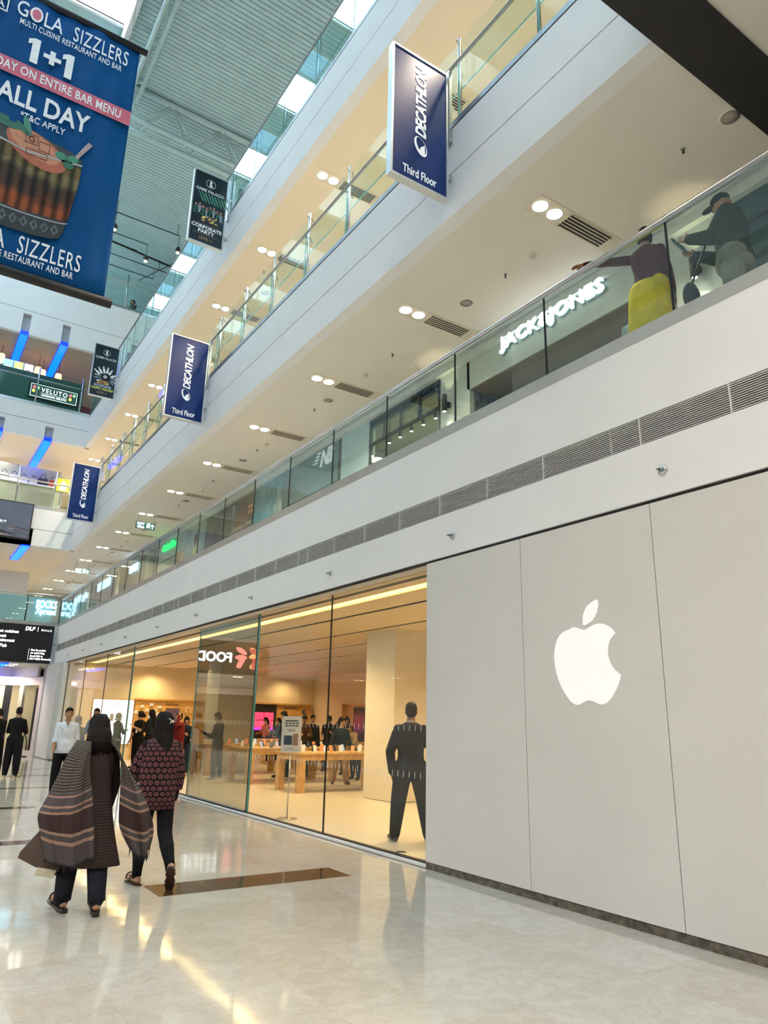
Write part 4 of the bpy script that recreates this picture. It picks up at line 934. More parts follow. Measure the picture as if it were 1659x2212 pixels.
# glowing fruit emblem with a bite on the grey panels
APPLE = [(4.790,2.439),(4.755,2.454),(4.743,2.458),(4.709,2.452),(4.665,2.434),(4.632,2.422),(4.604,2.418),(4.576,2.424),(4.531,2.443),(4.486,2.458),(4.448,2.462),(4.406,2.459),(4.370,2.449),(4.329,2.431),(4.290,2.402),(4.267,2.377),(4.253,2.361),(4.274,2.347),(4.308,2.317),(4.331,2.282),(4.345,2.242),(4.351,2.210),(4.351,2.169),(4.339,2.119),(4.318,2.074),(4.281,2.032),(4.248,2.008),(4.224,1.996),(4.237,1.958),(4.261,1.908),(4.296,1.858),(4.329,1.815),(4.362,1.784),(4.395,1.760),(4.432,1.747),(4.457,1.745),(4.493,1.751),(4.534,1.768),(4.565,1.778),(4.597,1.782),(4.629,1.779),(4.657,1.769),(4.691,1.755),(4.725,1.745),(4.753,1.745),(4.785,1.756),(4.823,1.783),(4.860,1.824),(4.903,1.880),(4.945,1.953),(4.975,2.032),(4.989,2.094),(4.996,2.156),(4.995,2.208),(4.987,2.261),(4.973,2.309),(4.949,2.356),(4.917,2.393),(4.874,2.420),(4.831,2.434)]
LEAF = [(4.431,2.684),(4.469,2.678),(4.514,2.661),(4.561,2.634),(4.591,2.598),(4.611,2.557),(4.620,2.510),(4.620,2.465),(4.590,2.464),(4.556,2.474),(4.510,2.495),(4.476,2.525),(4.448,2.565),(4.431,2.610),(4.427,2.648)]
t = thing('fruit_emblem', 'glowing white fruit emblem with a bite taken out, on the grey panels', 'emblem', (F-.003, 4.75, 1.9))
M_emb = mat('emblem_white', (.86,.84,.83), rough=.5, emit=(1,.96,.95), es=.16)
MB().prism(APPLE, (F-.0045,0,0), (0,1,0), (0,0,1), (.004,0,0)).build('fruit', M_emb, t)
MB().prism(LEAF, (F-.0045,0,0), (0,1,0), (0,0,1), (.004,0,0)).build('leaf', M_emb, t)
# ---------------------------------------------------------------- people
SK = mat('skin_brown', (.30,.155,.085), rough=.55, var=.06, vscale=20)
SK2 = mat('skin_warm', (.42,.23,.14), rough=.55, var=.06, vscale=20)
HAIR = mat('hair_black', (.010,.008,.008), rough=.6, spec=.15, var=.3, vscale=40)
_nt = HAIR.node_tree; _mp = _nt.nodes.new('ShaderNodeMapping'); _mp.inputs['Scale'].default_value = (3.0, 3.0, .35)
_tc = next(n for n in _nt.nodes if n.type == 'TEX_COORD'); _nz = next(n for n in _nt.nodes if n.type == 'TEX_NOISE')
_nt.links.new(_tc.outputs['Object'], _mp.inputs['Vector']); _nt.links.new(_mp.outputs['Vector'], _nz.inputs['Vector'])
SHOE = mat('shoe_black', (.012,.012,.013), rough=.4)
def cl(n, c, rough=.85, bump=.25, var=.1): return mat(n, c, rough=rough, var=var, vscale=9, spec=.12, bump=bump, bscale=55)
EYE_W = mat('eye_white', (.36,.30,.26)); EYE_D = mat('eye_dark', (.012,.01,.01)); LIP = mat('lip', (.26,.10,.075))

def rotv(v, rx, ry=0.0, rz=0.0): return Euler((rx, ry, rz)).to_matrix() @ Vector(v)
class Fig:
    """poses a figure facing +Y in its own frame and collects the solid pieces of its one body surface"""
    def __init__(s, H, P):
        s.H = H; s.P = P; s.mb = MB(); s.seg = []; g = P.get('girth', 1.0); s.g = g
        lean = P.get('lean', 0.0); side = P.get('side', 0.0); s.J = {}
        hz = .525*H; J = s.J
        legs = P.get('legs', ((0,.04,0),(0,.04,0)))
        for sd, (fx, ab, kn) in zip((-1, 1), legs):
            hip = Vector((sd*.052*H, 0, hz))
            d = lambda f, a: Vector((sd*math.sin(a), math.sin(f)*math.cos(a), -math.cos(f)*math.cos(a)))
            knee = hip+d(fx, ab)*.245*H; ank = knee+d(fx-kn, ab*.7)*.238*H
            J[('hip', sd)], J[('knee', sd)], J[('ank', sd)] = hip, knee, ank
            J[('fp', sd)] = fx-kn
        lo = []
        for sd in (-1, 1):
            a = J[('ank', sd)]; tilt = P.get('foot', {}).get(sd, 0.0); tw = sd*P.get('toe', .18)
            fd = rotv((math.sin(tw), math.cos(tw), 0), 0); fd = Vector((fd.x, fd.y*math.cos(tilt), math.sin(tilt))).normalized()
            J[('toe', sd)] = a+fd*.105*H+Vector((0,0,-.028*H)) if not tilt else a+fd*.12*H
            up = Vector((0,0,1)) if abs(tilt) < .3 else Vector((0, -math.sin(tilt), math.cos(tilt)))
            J[('heel', sd)] = a-fd*.022*H-up*.028*H
            lo += [a.z-.042*H, J[('toe', sd)].z-.014*H, J[('heel', sd)].z-.016*H]
        dz = -min(lo)
        for k in list(J):
            if isinstance(J[k], Vector): J[k] = J[k]+Vector((0,0,dz))
        s.pel = Vector((0, 0, hz+dz)); s.T = lambda p: s.pel+rotv(Vector(p)*H-Vector((0,0,hz)), -lean, side)
        T = s.T
        for sd in (-1, 1): J[('sh', sd)] = T((sd*.092*(.45+.55*g), -.005, .788))
        for sd, (pt, ab, el, inn) in zip((-1, 1), P.get('arms', ((0,.12,.15,0),(0,.12,.15,0)))):
            d = lambda f, a: Vector((sd*math.sin(a), math.sin(f)*math.cos(a), -math.cos(f)*math.cos(a)))
            sh = J[('sh', sd)]; elb = sh+d(pt, ab)*.172*H; wr = elb+d(pt+el, ab-inn)*.150*H
            J[('elb', sd)], J[('wr', sd)] = elb, wr; J[('hd', sd)] = d(pt+el+P.get('wrist', .1), ab-inn)
        s.neck = T((0, -.006, .835)); hp, hy = P.get('head', (0.0, 0.0))
        s.HM = Matrix.Translation(T((0, -.002, .862))) @ Euler((hp-lean*.4, 0, hy)).to_matrix().to_4x4()
    def limb(s, pts, rs, tag, sx=1.0):
        """rounded tapered limb through joints, and its tag for the material split"""
        mb = s.mb; P = [Vector(p) for p in pts]
        mb.tube(P, rs, 12); mb.ball(P[0], rs[0]*.985, seg=12, rings=7); mb.ball(P[-1], rs[-1]*.985, seg=12, rings=7)
        for i in range(len(P)-1): s.seg.append((P[i], P[i+1], (rs[i]+rs[i+1])/2, tag))
    def body(s, tags):
        H, J, g, P = s.H, s.J, s.g, s.P; hem = P.get('hem', None)
        prof = P.get('torso') or [(.455,.070,.056,0),(.50,.094,.070,-.004),(.54,.097,.072,-.006),(.60,.084,.062,0),(.66,.085,.062,.002),(.72,.096,.066,.003),(.77,.102,.066,0),(.80,.096,.056,-.004),(.818,.080,.047,-.006),(.832,.056,.040,-.006),(.846,.036,.034,-.006)]
        rings = []
        for z, rx, ry, yo in prof:
            rx *= g; ry *= g
            rings.append([s.T((rx*math.copysign(abs(math.cos(a))**.85, math.cos(a)), yo+ry*math.copysign(abs(math.sin(a))**.9, math.sin(a)), z)) for a in (2*PI*k/20 for k in range(20))])
        s.mb.loft(rings, 0); zs = P.get('waist', .535)
        s.seg.append((s.T((0,0,.50)), s.T((0,0,zs-.02)), .085*H*g, tags['hips'])); s.seg.append((s.T((0,0,zs+.02)), s.T((0,0,.80)), .085*H*g, tags['torso']))
        s.seg.append((s.T((-.07*g,0,.79)), s.T((.07*g,0,.79)), .045*H, tags['torso']))
        s.limb([s.T((0,-.006,.815)), s.HM @ Vector((0,0,.028*H))], [.036*H*(.6+.4*g), .030*H], tags['neck'])
        lg = P.get('leg_r', (.062,.050,.036,.030)); sl = P.get('sleeve', (.033,.029,.026,.022))
        for sd in (-1, 1):
            hip, kn, an = J[('hip', sd)], J[('knee', sd)], J[('ank', sd)]
            s.limb([hip, hip.lerp(kn, .5), kn, kn.lerp(an, .35), an], [lg[0]*H*g, (lg[0]+lg[1])*.5*H*g, lg[1]*H*(.4+.6*g), (lg[1]*.4+lg[2]*.6)*H*1.06, lg[3]*H], tags['legs'])
            heel, toe = J[('heel', sd)], J[('toe', sd)]
            s.limb([heel, heel.lerp(toe, .5)+Vector((0,0,.006*H)), toe], [.022*H, .024*H, .019*H], tags['feet'])
            if tags.get('ankle'): s.limb([an, an-Vector((0,0,.02*H))], [.024*H, .026*H], tags['ankle'])
            sh, el, wr = J[('sh', sd)], J[('elb', sd)], J[('wr', sd)]
            s.limb([sh, sh.lerp(el, .5), el], [sl[0]*H*(.5+.5*g), (sl[0]+sl[1])*.5*H*(.5+.5*g), sl[1]*H], tags['arm'])
            s.limb([el, el.lerp(wr, .3), wr], [sl[1]*H, sl[2]*1.08*H if tags['fore'] != 'skin' else .027*H, (sl[3] if tags['fore'] != 'skin' else .017)*H], tags['fore'])
            hd = J[('hd', sd)].normalized(); side = Vector((0,1,0)) if abs(hd.y) < .75 else Vector((0,0,1)); side = (side-hd*side.dot(hd)).normalized(); nrm = hd.cross(side)
            pc = wr+hd*.030*H; R = Matrix((side, nrm, hd)).transposed().to_4x4()
            s.mb.ball(pc, .023*H, .0105*H, .034*H, 12, 8, M=R); s.seg.append((wr, pc+hd*.04*H, .018*H, 'skin'))
            fr = .0056*H
            for k, ln in enumerate((.034,.040,.038,.030)):
                b = pc+hd*.028*H+side*(.016-.0105*k)*H; curl = nrm*(-sd)*.010*H*P.get('curl', 1.0)
                m = b+hd*ln*.55*H+curl*.3; e = b+hd*ln*H*.92+curl
                s.mb.tube([b-hd*.01*H, m, e], [fr*1.05, fr, fr*.85], 8); s.mb.ball(e, fr*.85, seg=8, rings=5); s.seg.append((b, e, fr, 'skin'))
            b = pc-hd*.008*H+side*.018*H; e = b+hd*.030*H+side*.016*H-nrm*sd*.006*H
            s.mb.tube([b, b.lerp(e, .5)+side*.004*H, e], [fr*1.3, fr*1.2, fr], 8); s.mb.ball(e, fr, seg=8, rings=5); s.seg.append((b, e, fr*1.2, 'skin'))
        h = s.HM; hc = Vector((0, .004*H, .066*H))
        M3 = h.to_3x3().to_4x4()
        s.mb.ball(h @ hc, .0435*H, .054*H, .058*H, 16, 12, M=M3)
        s.mb.ball(h @ (hc+Vector((0,.016*H,-.030*H))), .033*H, .036*H, .036*H, 14, 9, M=M3)
        s.mb.ball(h @ (hc+Vector((0,.034*H,-.055*H))), .015*H, .013*H, .010*H, 10, 7, M=M3)
        s.mb.tube([h @ (hc+Vector((0,.050*H,.004*H))), h @ (hc+Vector((0,.060*H,-.020*H)))], [.005*H,.0095*H], 8)
        s.mb.ball(h @ (hc+Vector((0,.058*H,-.021*H))), .0095*H, .008*H, .007*H, 8, 6, M=M3)
        for x in (-1, 1): s.mb.ball(h @ (hc+Vector((x*.044*H,-.006*H,-.010*H))), .006*H, .011*H, .019*H, 8, 7, M=M3)
        s.seg.append((h @ hc, h @ (hc+Vector((0,.02*H,-.04*H))), .05*H, 'skin'))
def finish(F_, name, mats, vox, parent, face=False):
    me = F_.mb.mesh('tmp'); o = bpy.data.objects.new('tmp', me); COL.objects.link(o)
    r = o.modifiers.new('r', 'REMESH'); r.mode = 'VOXEL'; r.voxel_size = vox; r.adaptivity = 0
    q = o.modifiers.new('s', 'SMOOTH'); q.factor = .5; q.iterations = 3
    dg = bpy.context.evaluated_depsgraph_get(); n = bpy.data.meshes.new_from_object(o.evaluated_get(dg)); n.name = name
    bpy.data.objects.remove(o); bpy.data.meshes.remove(me)
    keys = list(mats); n.materials.clear()
    for k in keys: n.materials.append(mats[k])
    nf = len(n.polygons); c = np.empty(nf*3); n.polygons.foreach_get('center', c); c = c.reshape(-1, 3)
    best = np.full(nf, 1e9); idx = np.zeros(nf, int)
    for a, b, rad, tg in F_.seg:
        a, b = np.array(a), np.array(b); ab = b-a; t = np.clip(((c-a) @ ab)/max(ab @ ab, 1e-9), 0, 1)
        d = np.linalg.norm(c-(a+t[:, None]*ab), axis=1)-rad
        w = d < best; best[w] = d[w]; idx[w] = keys.index(tg)
    if face:
        Hh = F_.H; Mi = np.array(F_.HM.inverted()); L_ = (np.c_[c, np.ones(nf)] @ Mi.T)[:, :3]/Hh-np.array([0,.004,.066])
        fr = L_[:, 1] > .028
        fine = vox <= .009
        for x in (-1, 1):
            e = fine & fr & (np.abs(L_[:, 0]-x*.0175) < .0095) & (np.abs(L_[:, 2]-.002) < .0034); idx[e] = keys.index('eyew')
            e = fr & (np.hypot(L_[:, 0]-x*.0172, L_[:, 2]-.002) < .0040); idx[e] = keys.index('eye')
            e = fine & fr & (np.abs(L_[:, 0]-x*.019) < .0135) & (np.abs(L_[:, 2]-.0135-.04*(.0135-np.abs(L_[:, 0]-x*.019))) < .0030); idx[e] = keys.index('eye')
        e = fr & (np.abs(L_[:, 0]) < .0165) & (np.abs(L_[:, 2]+.036) < .0045); idx[e] = keys.index('lip')
    Ri = np.array(Euler((-F_.P.get('lean', 0.0), F_.P.get('side', 0.0), 0)).to_matrix()); T_ = (c-np.array(F_.pel)) @ Ri/F_.H+np.array([0, 0, .525])
    if 'neck' in keys and mats['neck'] == mats['skin']:
        idx[(T_[:, 2] > .838) & (T_[:, 2] < .90) & (np.hypot(T_[:, 0], T_[:, 1]) < .05)] = keys.index('skin')
        vz = F_.P.get('vneck')
        if vz: idx[(T_[:, 2] > vz) & (T_[:, 2] < .86) & (T_[:, 1] > .0) & (np.abs(T_[:, 0]) < (T_[:, 2]-vz)*.42)] = keys.index('skin')
    n.polygons.foreach_set('material_index', idx.astype(np.int32)); n.polygons.foreach_set('use_smooth', np.ones(nf, bool)); n.update()
    ob = bpy.data.objects.new(name, n); COL.objects.link(ob); adopt(ob, parent, True); return ob
def hairdo(F_, style, parent, m=None, vox=None, locks=False):
    H = F_.H; h = F_.HM; M3 = h.to_3x3().to_4x4(); mb = MB(); m = m or HAIR
    c = Vector((0,.004*H,.066*H)); P = lambda x, y, z: h @ (c+Vector((x, y, z))*H)
    if style == 'cap':
        mb.ball(P(0,-.004,.022), .0485*H, .058*H, .046*H, 16, 9, M=M3)
        mb.ball(P(0,.072,.010), .036*H, .046*H, .0065*H, 14, 8, M=M3)
    elif style == 'hood':
        mb.ball(P(0,-.008,.006), .054*H, .060*H, .066*H, 16, 10, M=M3); mb.tube([P(0,-.012,-.03), P(0,-.015,-.075)], [.050*H,.070*H], 14)
    else:
        mb.ball(P(0,-.010,.017), .0475*H, .055*H, .055*H, 16, 11, M=M3)
        mb.ball(P(0,-.022,-.012), .044*H, .040*H, .042*H, 14, 9, M=M3)
        mb.ball(P(0,.022,.044), .040*H, .030*H, .020*H, 14, 8, M=M3)
        if style in ('long', 'bob', 'bun'): 
            for x in (-1, 1): mb.ball(P(x*.036,.004,-.004), .016*H, .036*H, .045*H, 10, 8, M=M3)
        if style == 'bun': mb.ball(P(0,-.070,-.018), .027*H, .026*H, .034*H, 12, 8, M=M3)
        if style == 'pony': mb.tube([P(0,-.055,.0), P(0,-.085,-.03), P(0,-.08,-.10), P(0,-.066,-.15)], [.020*H,.024*H,.020*H,.006*H], 10)
        if style == 'bob':
            mb.tube([P(0,-.012,.01), P(0,-.026,-.05), P(.002,-.036,-.10), P(0,-.042,-.135)], [.055*H,.068*H,.066*H,.034*H], 18)
        if style == 'long':
            mb.tube([P(0,-.014,.01), P(0,-.026,-.05), P(0,-.044,-.12), P(.004,-.060,-.20), P(.012,-.064,-.275)], [.050*H,.053*H,.050*H,.038*H,.010*H], 16)
    me = mb.mesh('tmp'); o = bpy.data.objects.new('tmp', me); COL.objects.link(o)
    r = o.modifiers.new('r', 'REMESH'); r.mode = 'VOXEL'; r.voxel_size = vox or .009; q = o.modifiers.new('s', 'SMOOTH'); q.iterations = 3
    n = bpy.data.meshes.new_from_object(o.evaluated_get(bpy.context.evaluated_depsgraph_get())); bpy.data.objects.remove(o)
    if style in ('bob', 'long') and locks:
        lb = MB(); rnd = random.Random(int(H*1000))
        for k in range(150):
            a = rnd.uniform(-1.08*PI, .08*PI); ca, sa = math.cos(a), math.sin(a); j = lambda q: rnd.uniform(-q, q); ph = rnd.uniform(0, 6)
            if style == 'bob': key = [(.030*ca, -.006+.034*sa, .064), (.049*ca, -.010+.054*sa, .030), (.055*ca+j(.004), -.016+.058*sa, -.030), (.066*ca+j(.007), -.026+.060*sa, -.085), (.072*ca+j(.012), -.032+.050*sa, -.130-rnd.random()*.035)]
            else: key = [(.028*ca, -.006+.034*sa, .064), (.048*ca, -.010+.053*sa, .028), (.051*ca+j(.003), -.020+.050*sa, -.045), (.047*ca+j(.006), -.040+.040*sa, -.130), (.036*ca+.006+j(.008), -.056+.026*sa, -.210), (.020*ca+.012+j(.010), -.060+.014*sa, -.265-rnd.random()*.05)]
            pts = []
            for q in range(len(key)-1):
                for t in (0, .5):
                    x, y, z = (key[q][i]+(key[q+1][i]-key[q][i])*t for i in range(3)); w = .003*math.sin(ph+z*95)*min(1, q*.6)
                    pts.append(P(x+w, y-.003, z))
            pts.append(P(*key[-1])); rr = [max(.0016, .0062*(1-.75*(i/(len(pts)-1))**1.6))*H for i in range(len(pts))]
            lb.tube(pts, rr, 5)
        lm = lb.mesh('locks'); bm = bmesh.new(); bm.from_mesh(n); bm.from_mesh(lm); bm.to_mesh(n); bm.free()
    n.materials.clear(); n.materials.append(m); n.polygons.foreach_set('use_smooth', [True]*len(n.polygons))
    ob = bpy.data.objects.new('cap' if style == 'cap' else 'headscarf' if style == 'hood' else 'hair', n); COL.objects.link(ob); adopt(ob, parent, True); return ob
def grid_uv(me, nx, ny):
    uv = me.uv_layers.new(name='uv'); k = 0
    for r in range(ny):
        for i in range(nx):
            for a, b in ((i/nx, r/ny), ((i+1)/nx, r/ny), ((i+1)/nx, (r+1)/ny), (i/nx, (r+1)/ny)): uv.data[k].uv = (a, b); k += 1
def garment(F_, name, rings, m, parent, folds=9, amp=.012, seed=0, thick=.004, open_top=True, nseg=64):
    """cloth shell: rings of (z, cx, cy, rx, ry) in fractions of the height, leaning with the trunk, folds growing downwards"""
    H = F_.H; R = []; n = len(rings)
    for i, (z, cx, cy_, rx, ry) in enumerate(rings):
        k = i/max(1, n-1); ring = []
        for j in range(nseg):
            a = 2*PI*j/nseg; w = 1+amp/max(rx, .02)*k*(math.sin(folds*a+seed)+.5*math.sin((folds*1.7)*a+seed*2+z*30))*.6
            ring.append(F_.T((cx+rx*w*math.cos(a), cy_+ry*w*math.sin(a), z)))
        R.append(ring)
    o = MB().loft(R, 0, caps=False).build(name, m, parent, local=True, fix=False); grid_uv(o.data, nseg, n-1)
    s = o.modifiers.new('s', 'SOLIDIFY'); s.thickness = thick; s.offset = 1; return o
def person(label, H, loc, rz, P, top, legs, feet=None, skin=None, fore=None, arm=None, hair='short', hairm=None, vox=.011, face=False, neck='skin', cat='person', ankle=None, name='person', hips=None, group=None):
    """one standing figure: a single continuous body surface, hair as a child"""
    t = thing(name, label, cat, loc, rz, group); f = Fig(H, P); skin = skin or SK
    ms = {'skin': skin, 'top': top, 'legs': legs, 'feet': feet or SHOE, 'arm': arm or top, 'fore': fore or top, 'hips': hips or legs, 'neck': skin if neck == 'skin' else neck, 'eyew': EYE_W, 'eye': EYE_D, 'lip': LIP}
    tg = {'torso':'top','hips':'hips','legs':'legs','feet':'feet','arm':'arm','fore':'fore' if fore is not skin else 'skin','neck':'neck'}
    if fore is skin: tg['fore'] = 'skin'
    if ankle: tg['ankle'] = 'skin'
    f.body(tg); t.location.z -= min(v[2] for v in f.mb.v); finish(f, 'body', ms, vox, t, face)
    if hair: hairdo(f, hair, t, hairm, max(vox, .008), vox <= .0095)
    return t, f
def weave_mat(name, base, dot, nu, nv, dr=.26, stripes=None, plain=None, cell='dot', rough=.9, ring=None):
    """woven cloth: rows of small dots or linked cells in UV, optional bands across v"""
    m = bpy.data.materials.new(name); MATS[name] = m; m.use_nodes = True
    nt = m.node_tree; p = nt.nodes['Principled BSDF']; p.inputs['Roughness'].default_value = rough; p.inputs['Specular IOR Level'].default_value = .2
    N = nt.nodes.new; L = nt.links.new
    def M(op, a, b=None, c=None):
        n = N('ShaderNodeMath'); n.operation = op
        for i, v in enumerate((a, b, c)):
            if v is None: continue
            if isinstance(v, (int, float)): n.inputs[i].default_value = v
            else: L(v, n.inputs[i])
        return n.outputs[0]
    uv = N('ShaderNodeUVMap'); sx = N('ShaderNodeSeparateXYZ'); L(uv.outputs[0], sx.inputs[0]); U, V = sx.outputs[0], sx.outputs[1]
    vv = M('MULTIPLY', V, float(nv)); row = M('FLOOR', vv); uu = M('ADD', M('MULTIPLY', U, float(nu)), M('MULTIPLY', M('MODULO', row, 2.0), .5))
    du = M('ABSOLUTE', M('SUBTRACT', M('FRACT', uu), .5)); dv = M('ABSOLUTE', M('SUBTRACT', M('FRACT', vv), .5))
    d = M('MAXIMUM', du, dv) if cell == 'dot' else M('MAXIMUM', M('MAXIMUM', du, dv), M('MULTIPLY', M('ADD', du, dv), .72))
    mask = M('LESS_THAN', d, dr)
    mx = N('ShaderNodeMixRGB'); L(mask, mx.inputs[0]); mx.inputs[1].default_value = (*base, 1); mx.inputs[2].default_value = (*dot, 1); out = mx.outputs[0]
    if ring:
        mk = M('MULTIPLY', M('LESS_THAN', d, dr+.07), M('GREATER_THAN', d, dr)); m3 = N('ShaderNodeMixRGB'); L(mk, m3.inputs[0]); L(out, m3.inputs[1]); m3.inputs[2].default_value = (*ring, 1); out = m3.outputs[0]
    if plain:
        for a, b, c in plain:
            mk = M('MULTIPLY', M('GREATER_THAN', V, a), M('LESS_THAN', V, b)); m2 = N('ShaderNodeMixRGB'); L(mk, m2.inputs[0]); L(out, m2.inputs[1]); m2.inputs[2].default_value = (*c, 1); out = m2.outputs[0]
    nz = N('ShaderNodeTexNoise'); nz.inputs['Scale'].default_value = 70; tc = N('ShaderNodeTexCoord'); L(tc.outputs['Object'], nz.inputs['Vector'])
    m4 = N('ShaderNodeMixRGB'); m4.blend_type = 'MULTIPLY'; m4.inputs[0].default_value = .5; L(out, m4.inputs[1]); L(nz.outputs['Fac'], m4.inputs[2])
    g = N('ShaderNodeGamma'); g.inputs[1].default_value = .92; L(m4.outputs[0], g.inputs[0]); L(g.outputs[0], p.inputs['Base Color'])
    bp = N('ShaderNodeBump'); bp.inputs['Strength'].default_value = .3; bp.inputs['Distance'].default_value = .004; L(nz.outputs['Fac'], bp.inputs['Height']); L(bp.outputs['Normal'], p.inputs['Normal'])
    return m
BLK = cl('cloth_black', (.010,.010,.012)); NAVY = cl('cloth_navy', (.012,.02,.035)); DK = cl('trouser_charcoal', (.022,.024,.03))
JEAN = cl('jeans_dark', (.022,.04,.075)); KHAKI = cl('trouser_khaki', (.30,.20,.115)); WHT = cl('shirt_white', (.62,.66,.74), bump=.12)
TAN = colm('stripe', (.34,.20,.145)); GREYP = (.075,.062,.066)

# ---- woman with the shawl, walking away, bag in the left hand
P = dict(legs=((.20,.03,.12),(-.17,.03,.10)), foot={-1:-.12, 1:-.10}, arms=((.16,.24,.75,.25),(.12,.22,.5,.15)), lean=.05, girth=1.06, leg_r=(.066,.058,.046,.040), head=(-.05,.1), toe=.16)
KUR = weave_mat('kurta_weave', (.030,.018,.018), (.115,.075,.06), 70, 60, dr=.24)
tA, fA = person('woman in a brown dotted shawl walking away with a handbag, beside the patterned tunic', 1.545, (1.585, 6.87, 0), .05, P, cl('kurta_brown', (.030,.020,.020)), cl('trousers_slate', (.018,.020,.028)), SK2, SK2, hair='bob', vox=.009, ankle=1)
garment(fA, 'kurta', [(.835,0,-.004,.050,.042),(.815,0,-.006,.092,.056),(.77,0,-.004,.112,.076),(.70,0,-.004,.108,.078),(.62,0,-.004,.100,.078),(.54,0,-.006,.108,.088),(.44,.016,-.008,.112,.094),(.34,.036,-.010,.116,.100),(.25,.056,-.012,.120,.104),(.205,.066,-.012,.123,.108)], KUR, tA, folds=7, amp=.008)
SHW = weave_mat('shawl_weave', (.036,.026,.025), (.30,.26,.21), 34, 46, dr=.21, plain=[(.47,1.01,GREYP),(.49,.505,(.34,.20,.145)),(.575,.595,(.34,.20,.145)),(.63,.65,(.34,.20,.145)),(.65,.80,(.045,.026,.026)),(.805,.825,(.34,.20,.145)),(.86,.88,(.34,.20,.145))])
def wing(name, outer, inner, y_in, y_out, seed, flip):
    nu, nv = 34, 44; vs = []
    def samp(pts, t):
        x = t*(len(pts)-1); i = min(int(x), len(pts)-2); f = x-i
        p0, p1, p2, p3 = pts[max(i-1,0)], pts[i], pts[i+1], pts[min(i+2, len(pts)-1)]
        return [.5*((2*p1[k])+(-p0[k]+p2[k])*f+(2*p0[k]-5*p1[k]+4*p2[k]-p3[k])*f*f+(-p0[k]+3*p1[k]-3*p2[k]+p3[k])*f**3) for k in (0, 1)]
    for j in range(nv+1):
        t = j/nv; a, b = samp(outer, t), samp(inner, t)
        for i in range(nu+1):
            s = i/nu; x = a[0]+(b[0]-a[0])*s; z = a[1]+(b[1]-a[1])*s-.05*t*math.sin(PI*s)
            y = y_out+(y_in-y_out)*math.sin(s*PI/2)**.8-.06*math.sin(PI*s)*(1-.4*t)
            y += (.004+.022*t)*math.sin(s*15+seed+2*t)+.010*t*math.sin(s*31+seed)
            if t < .12: y += (.12-t)*1.2*(1-s*.3)
            vs.append((x, y, z))
    fs = [(j*(nu+1)+i, j*(nu+1)+i+1, (j+1)*(nu+1)+i+1, (j+1)*(nu+1)+i) for j in range(nv) for i in range(nu)]
    o = MB().add(vs, fs, 0, True).build(name, SHW, tA, fix=False); grid_uv(o.data, nu, nv)
    q = o.modifiers.new('s', 'SOLIDIFY'); q.thickness = .004; q.offset = 0
    mb = MB(); rnd = random.Random(seed)
    for i in range(0, nu, 1):
        p = Vector(vs[nv*(nu+1)+i]); mb.tube([p, p+Vector((rnd.uniform(-.012,.012), rnd.uniform(-.01,.01), -.03-rnd.random()*.03))], [.004,.0015], 5)
    mb.build('fringe', cl('fringe_dark', (.03,.026,.028)), o); return o
wing('shawl', [(1.445,1.315),(1.375,1.235),(1.310,1.05),(1.247,.87),(1.195,.73),(1.225,.60),(1.29,.385)], [(1.50,1.31),(1.487,1.20),(1.495,1.10),(1.53,.94),(1.56,.80),(1.59,.62),(1.615,.43)], 6.655, 6.90, 1.0, False)
wing('shawl', [(1.715,1.31),(1.775,1.20),(1.872,1.07),(2.01,.89),(2.105,.71),(2.155,.56),(2.14,.42)], [(1.665,1.31),(1.72,1.20),(1.757,1.11),(1.765,.96),(1.775,.80),(1.80,.63),(1.90,.46)], 6.655, 6.90, 4.0, True)
SAN = mat('sandal_brown', (.055,.025,.016), rough=.5)
def sandal(f, parent, sd, wedge, m, tilt=0.0):
    H = f.H; hl, to = f.J[('heel', sd)], f.J[('toe', sd)]; d = (to-hl).normalized(); up = Vector((0,0,1)); sdv = d.cross(up).normalized(); up = sdv.cross(d)
    mb = MB(); r = []
    for t, w, hh in ((-.22,.016,wedge),(.1,.024,wedge*.9),(.5,.022,wedge*.6),(.9,.028,wedge*.35),(1.22,.016,wedge*.3)):
        c = hl.lerp(to, t)-up*.020*H; r.append([c-sdv*w*H, c+sdv*w*H, c+sdv*w*H-up*hh, c-sdv*w*H-up*hh])
    mb.loft(r, 0, smooth=False)
    for t, rr in ((.85,.027),(.42,.026)): mb.tube([hl.lerp(to, t)+sdv*rr*H*math.cos(a)+up*rr*H*1.05*math.sin(a) for a in np.linspace(-.2, PI+.2, 10)], .0065, 6)
    mb.tube([hl+d*.06*H+sdv*.026*H+up*.02*H, hl-d*.02*H+up*.012*H, hl+d*.06*H-sdv*.026*H+up*.02*H], .005, 6)
    return mb.build('sandal', m, parent, local=True)
BSAN = mat('wedge_dark', (.022,.018,.016), rough=.4)
def cuffs(f, parent, m, r):
    for sd in (-1, 1):
        k, a = f.J[('knee', sd)], f.J[('ank', sd)]; pts = [k.lerp(a, q) for q in (.35, .6, .85, 1.04)]
        o = MB().tube(pts, [x*f.H for x in r], 22, caps=False).build('trouser_leg', m, parent, local=True, fix=False); q = o.modifiers.new('s', 'SOLIDIFY'); q.thickness = .004
cuffs(fA, tA, MATS['trousers_slate'], (.053,.050,.046,.045))
for sd in (-1, 1): sandal(fA, tA, sd, .035, BSAN)
tA.location.z += .033
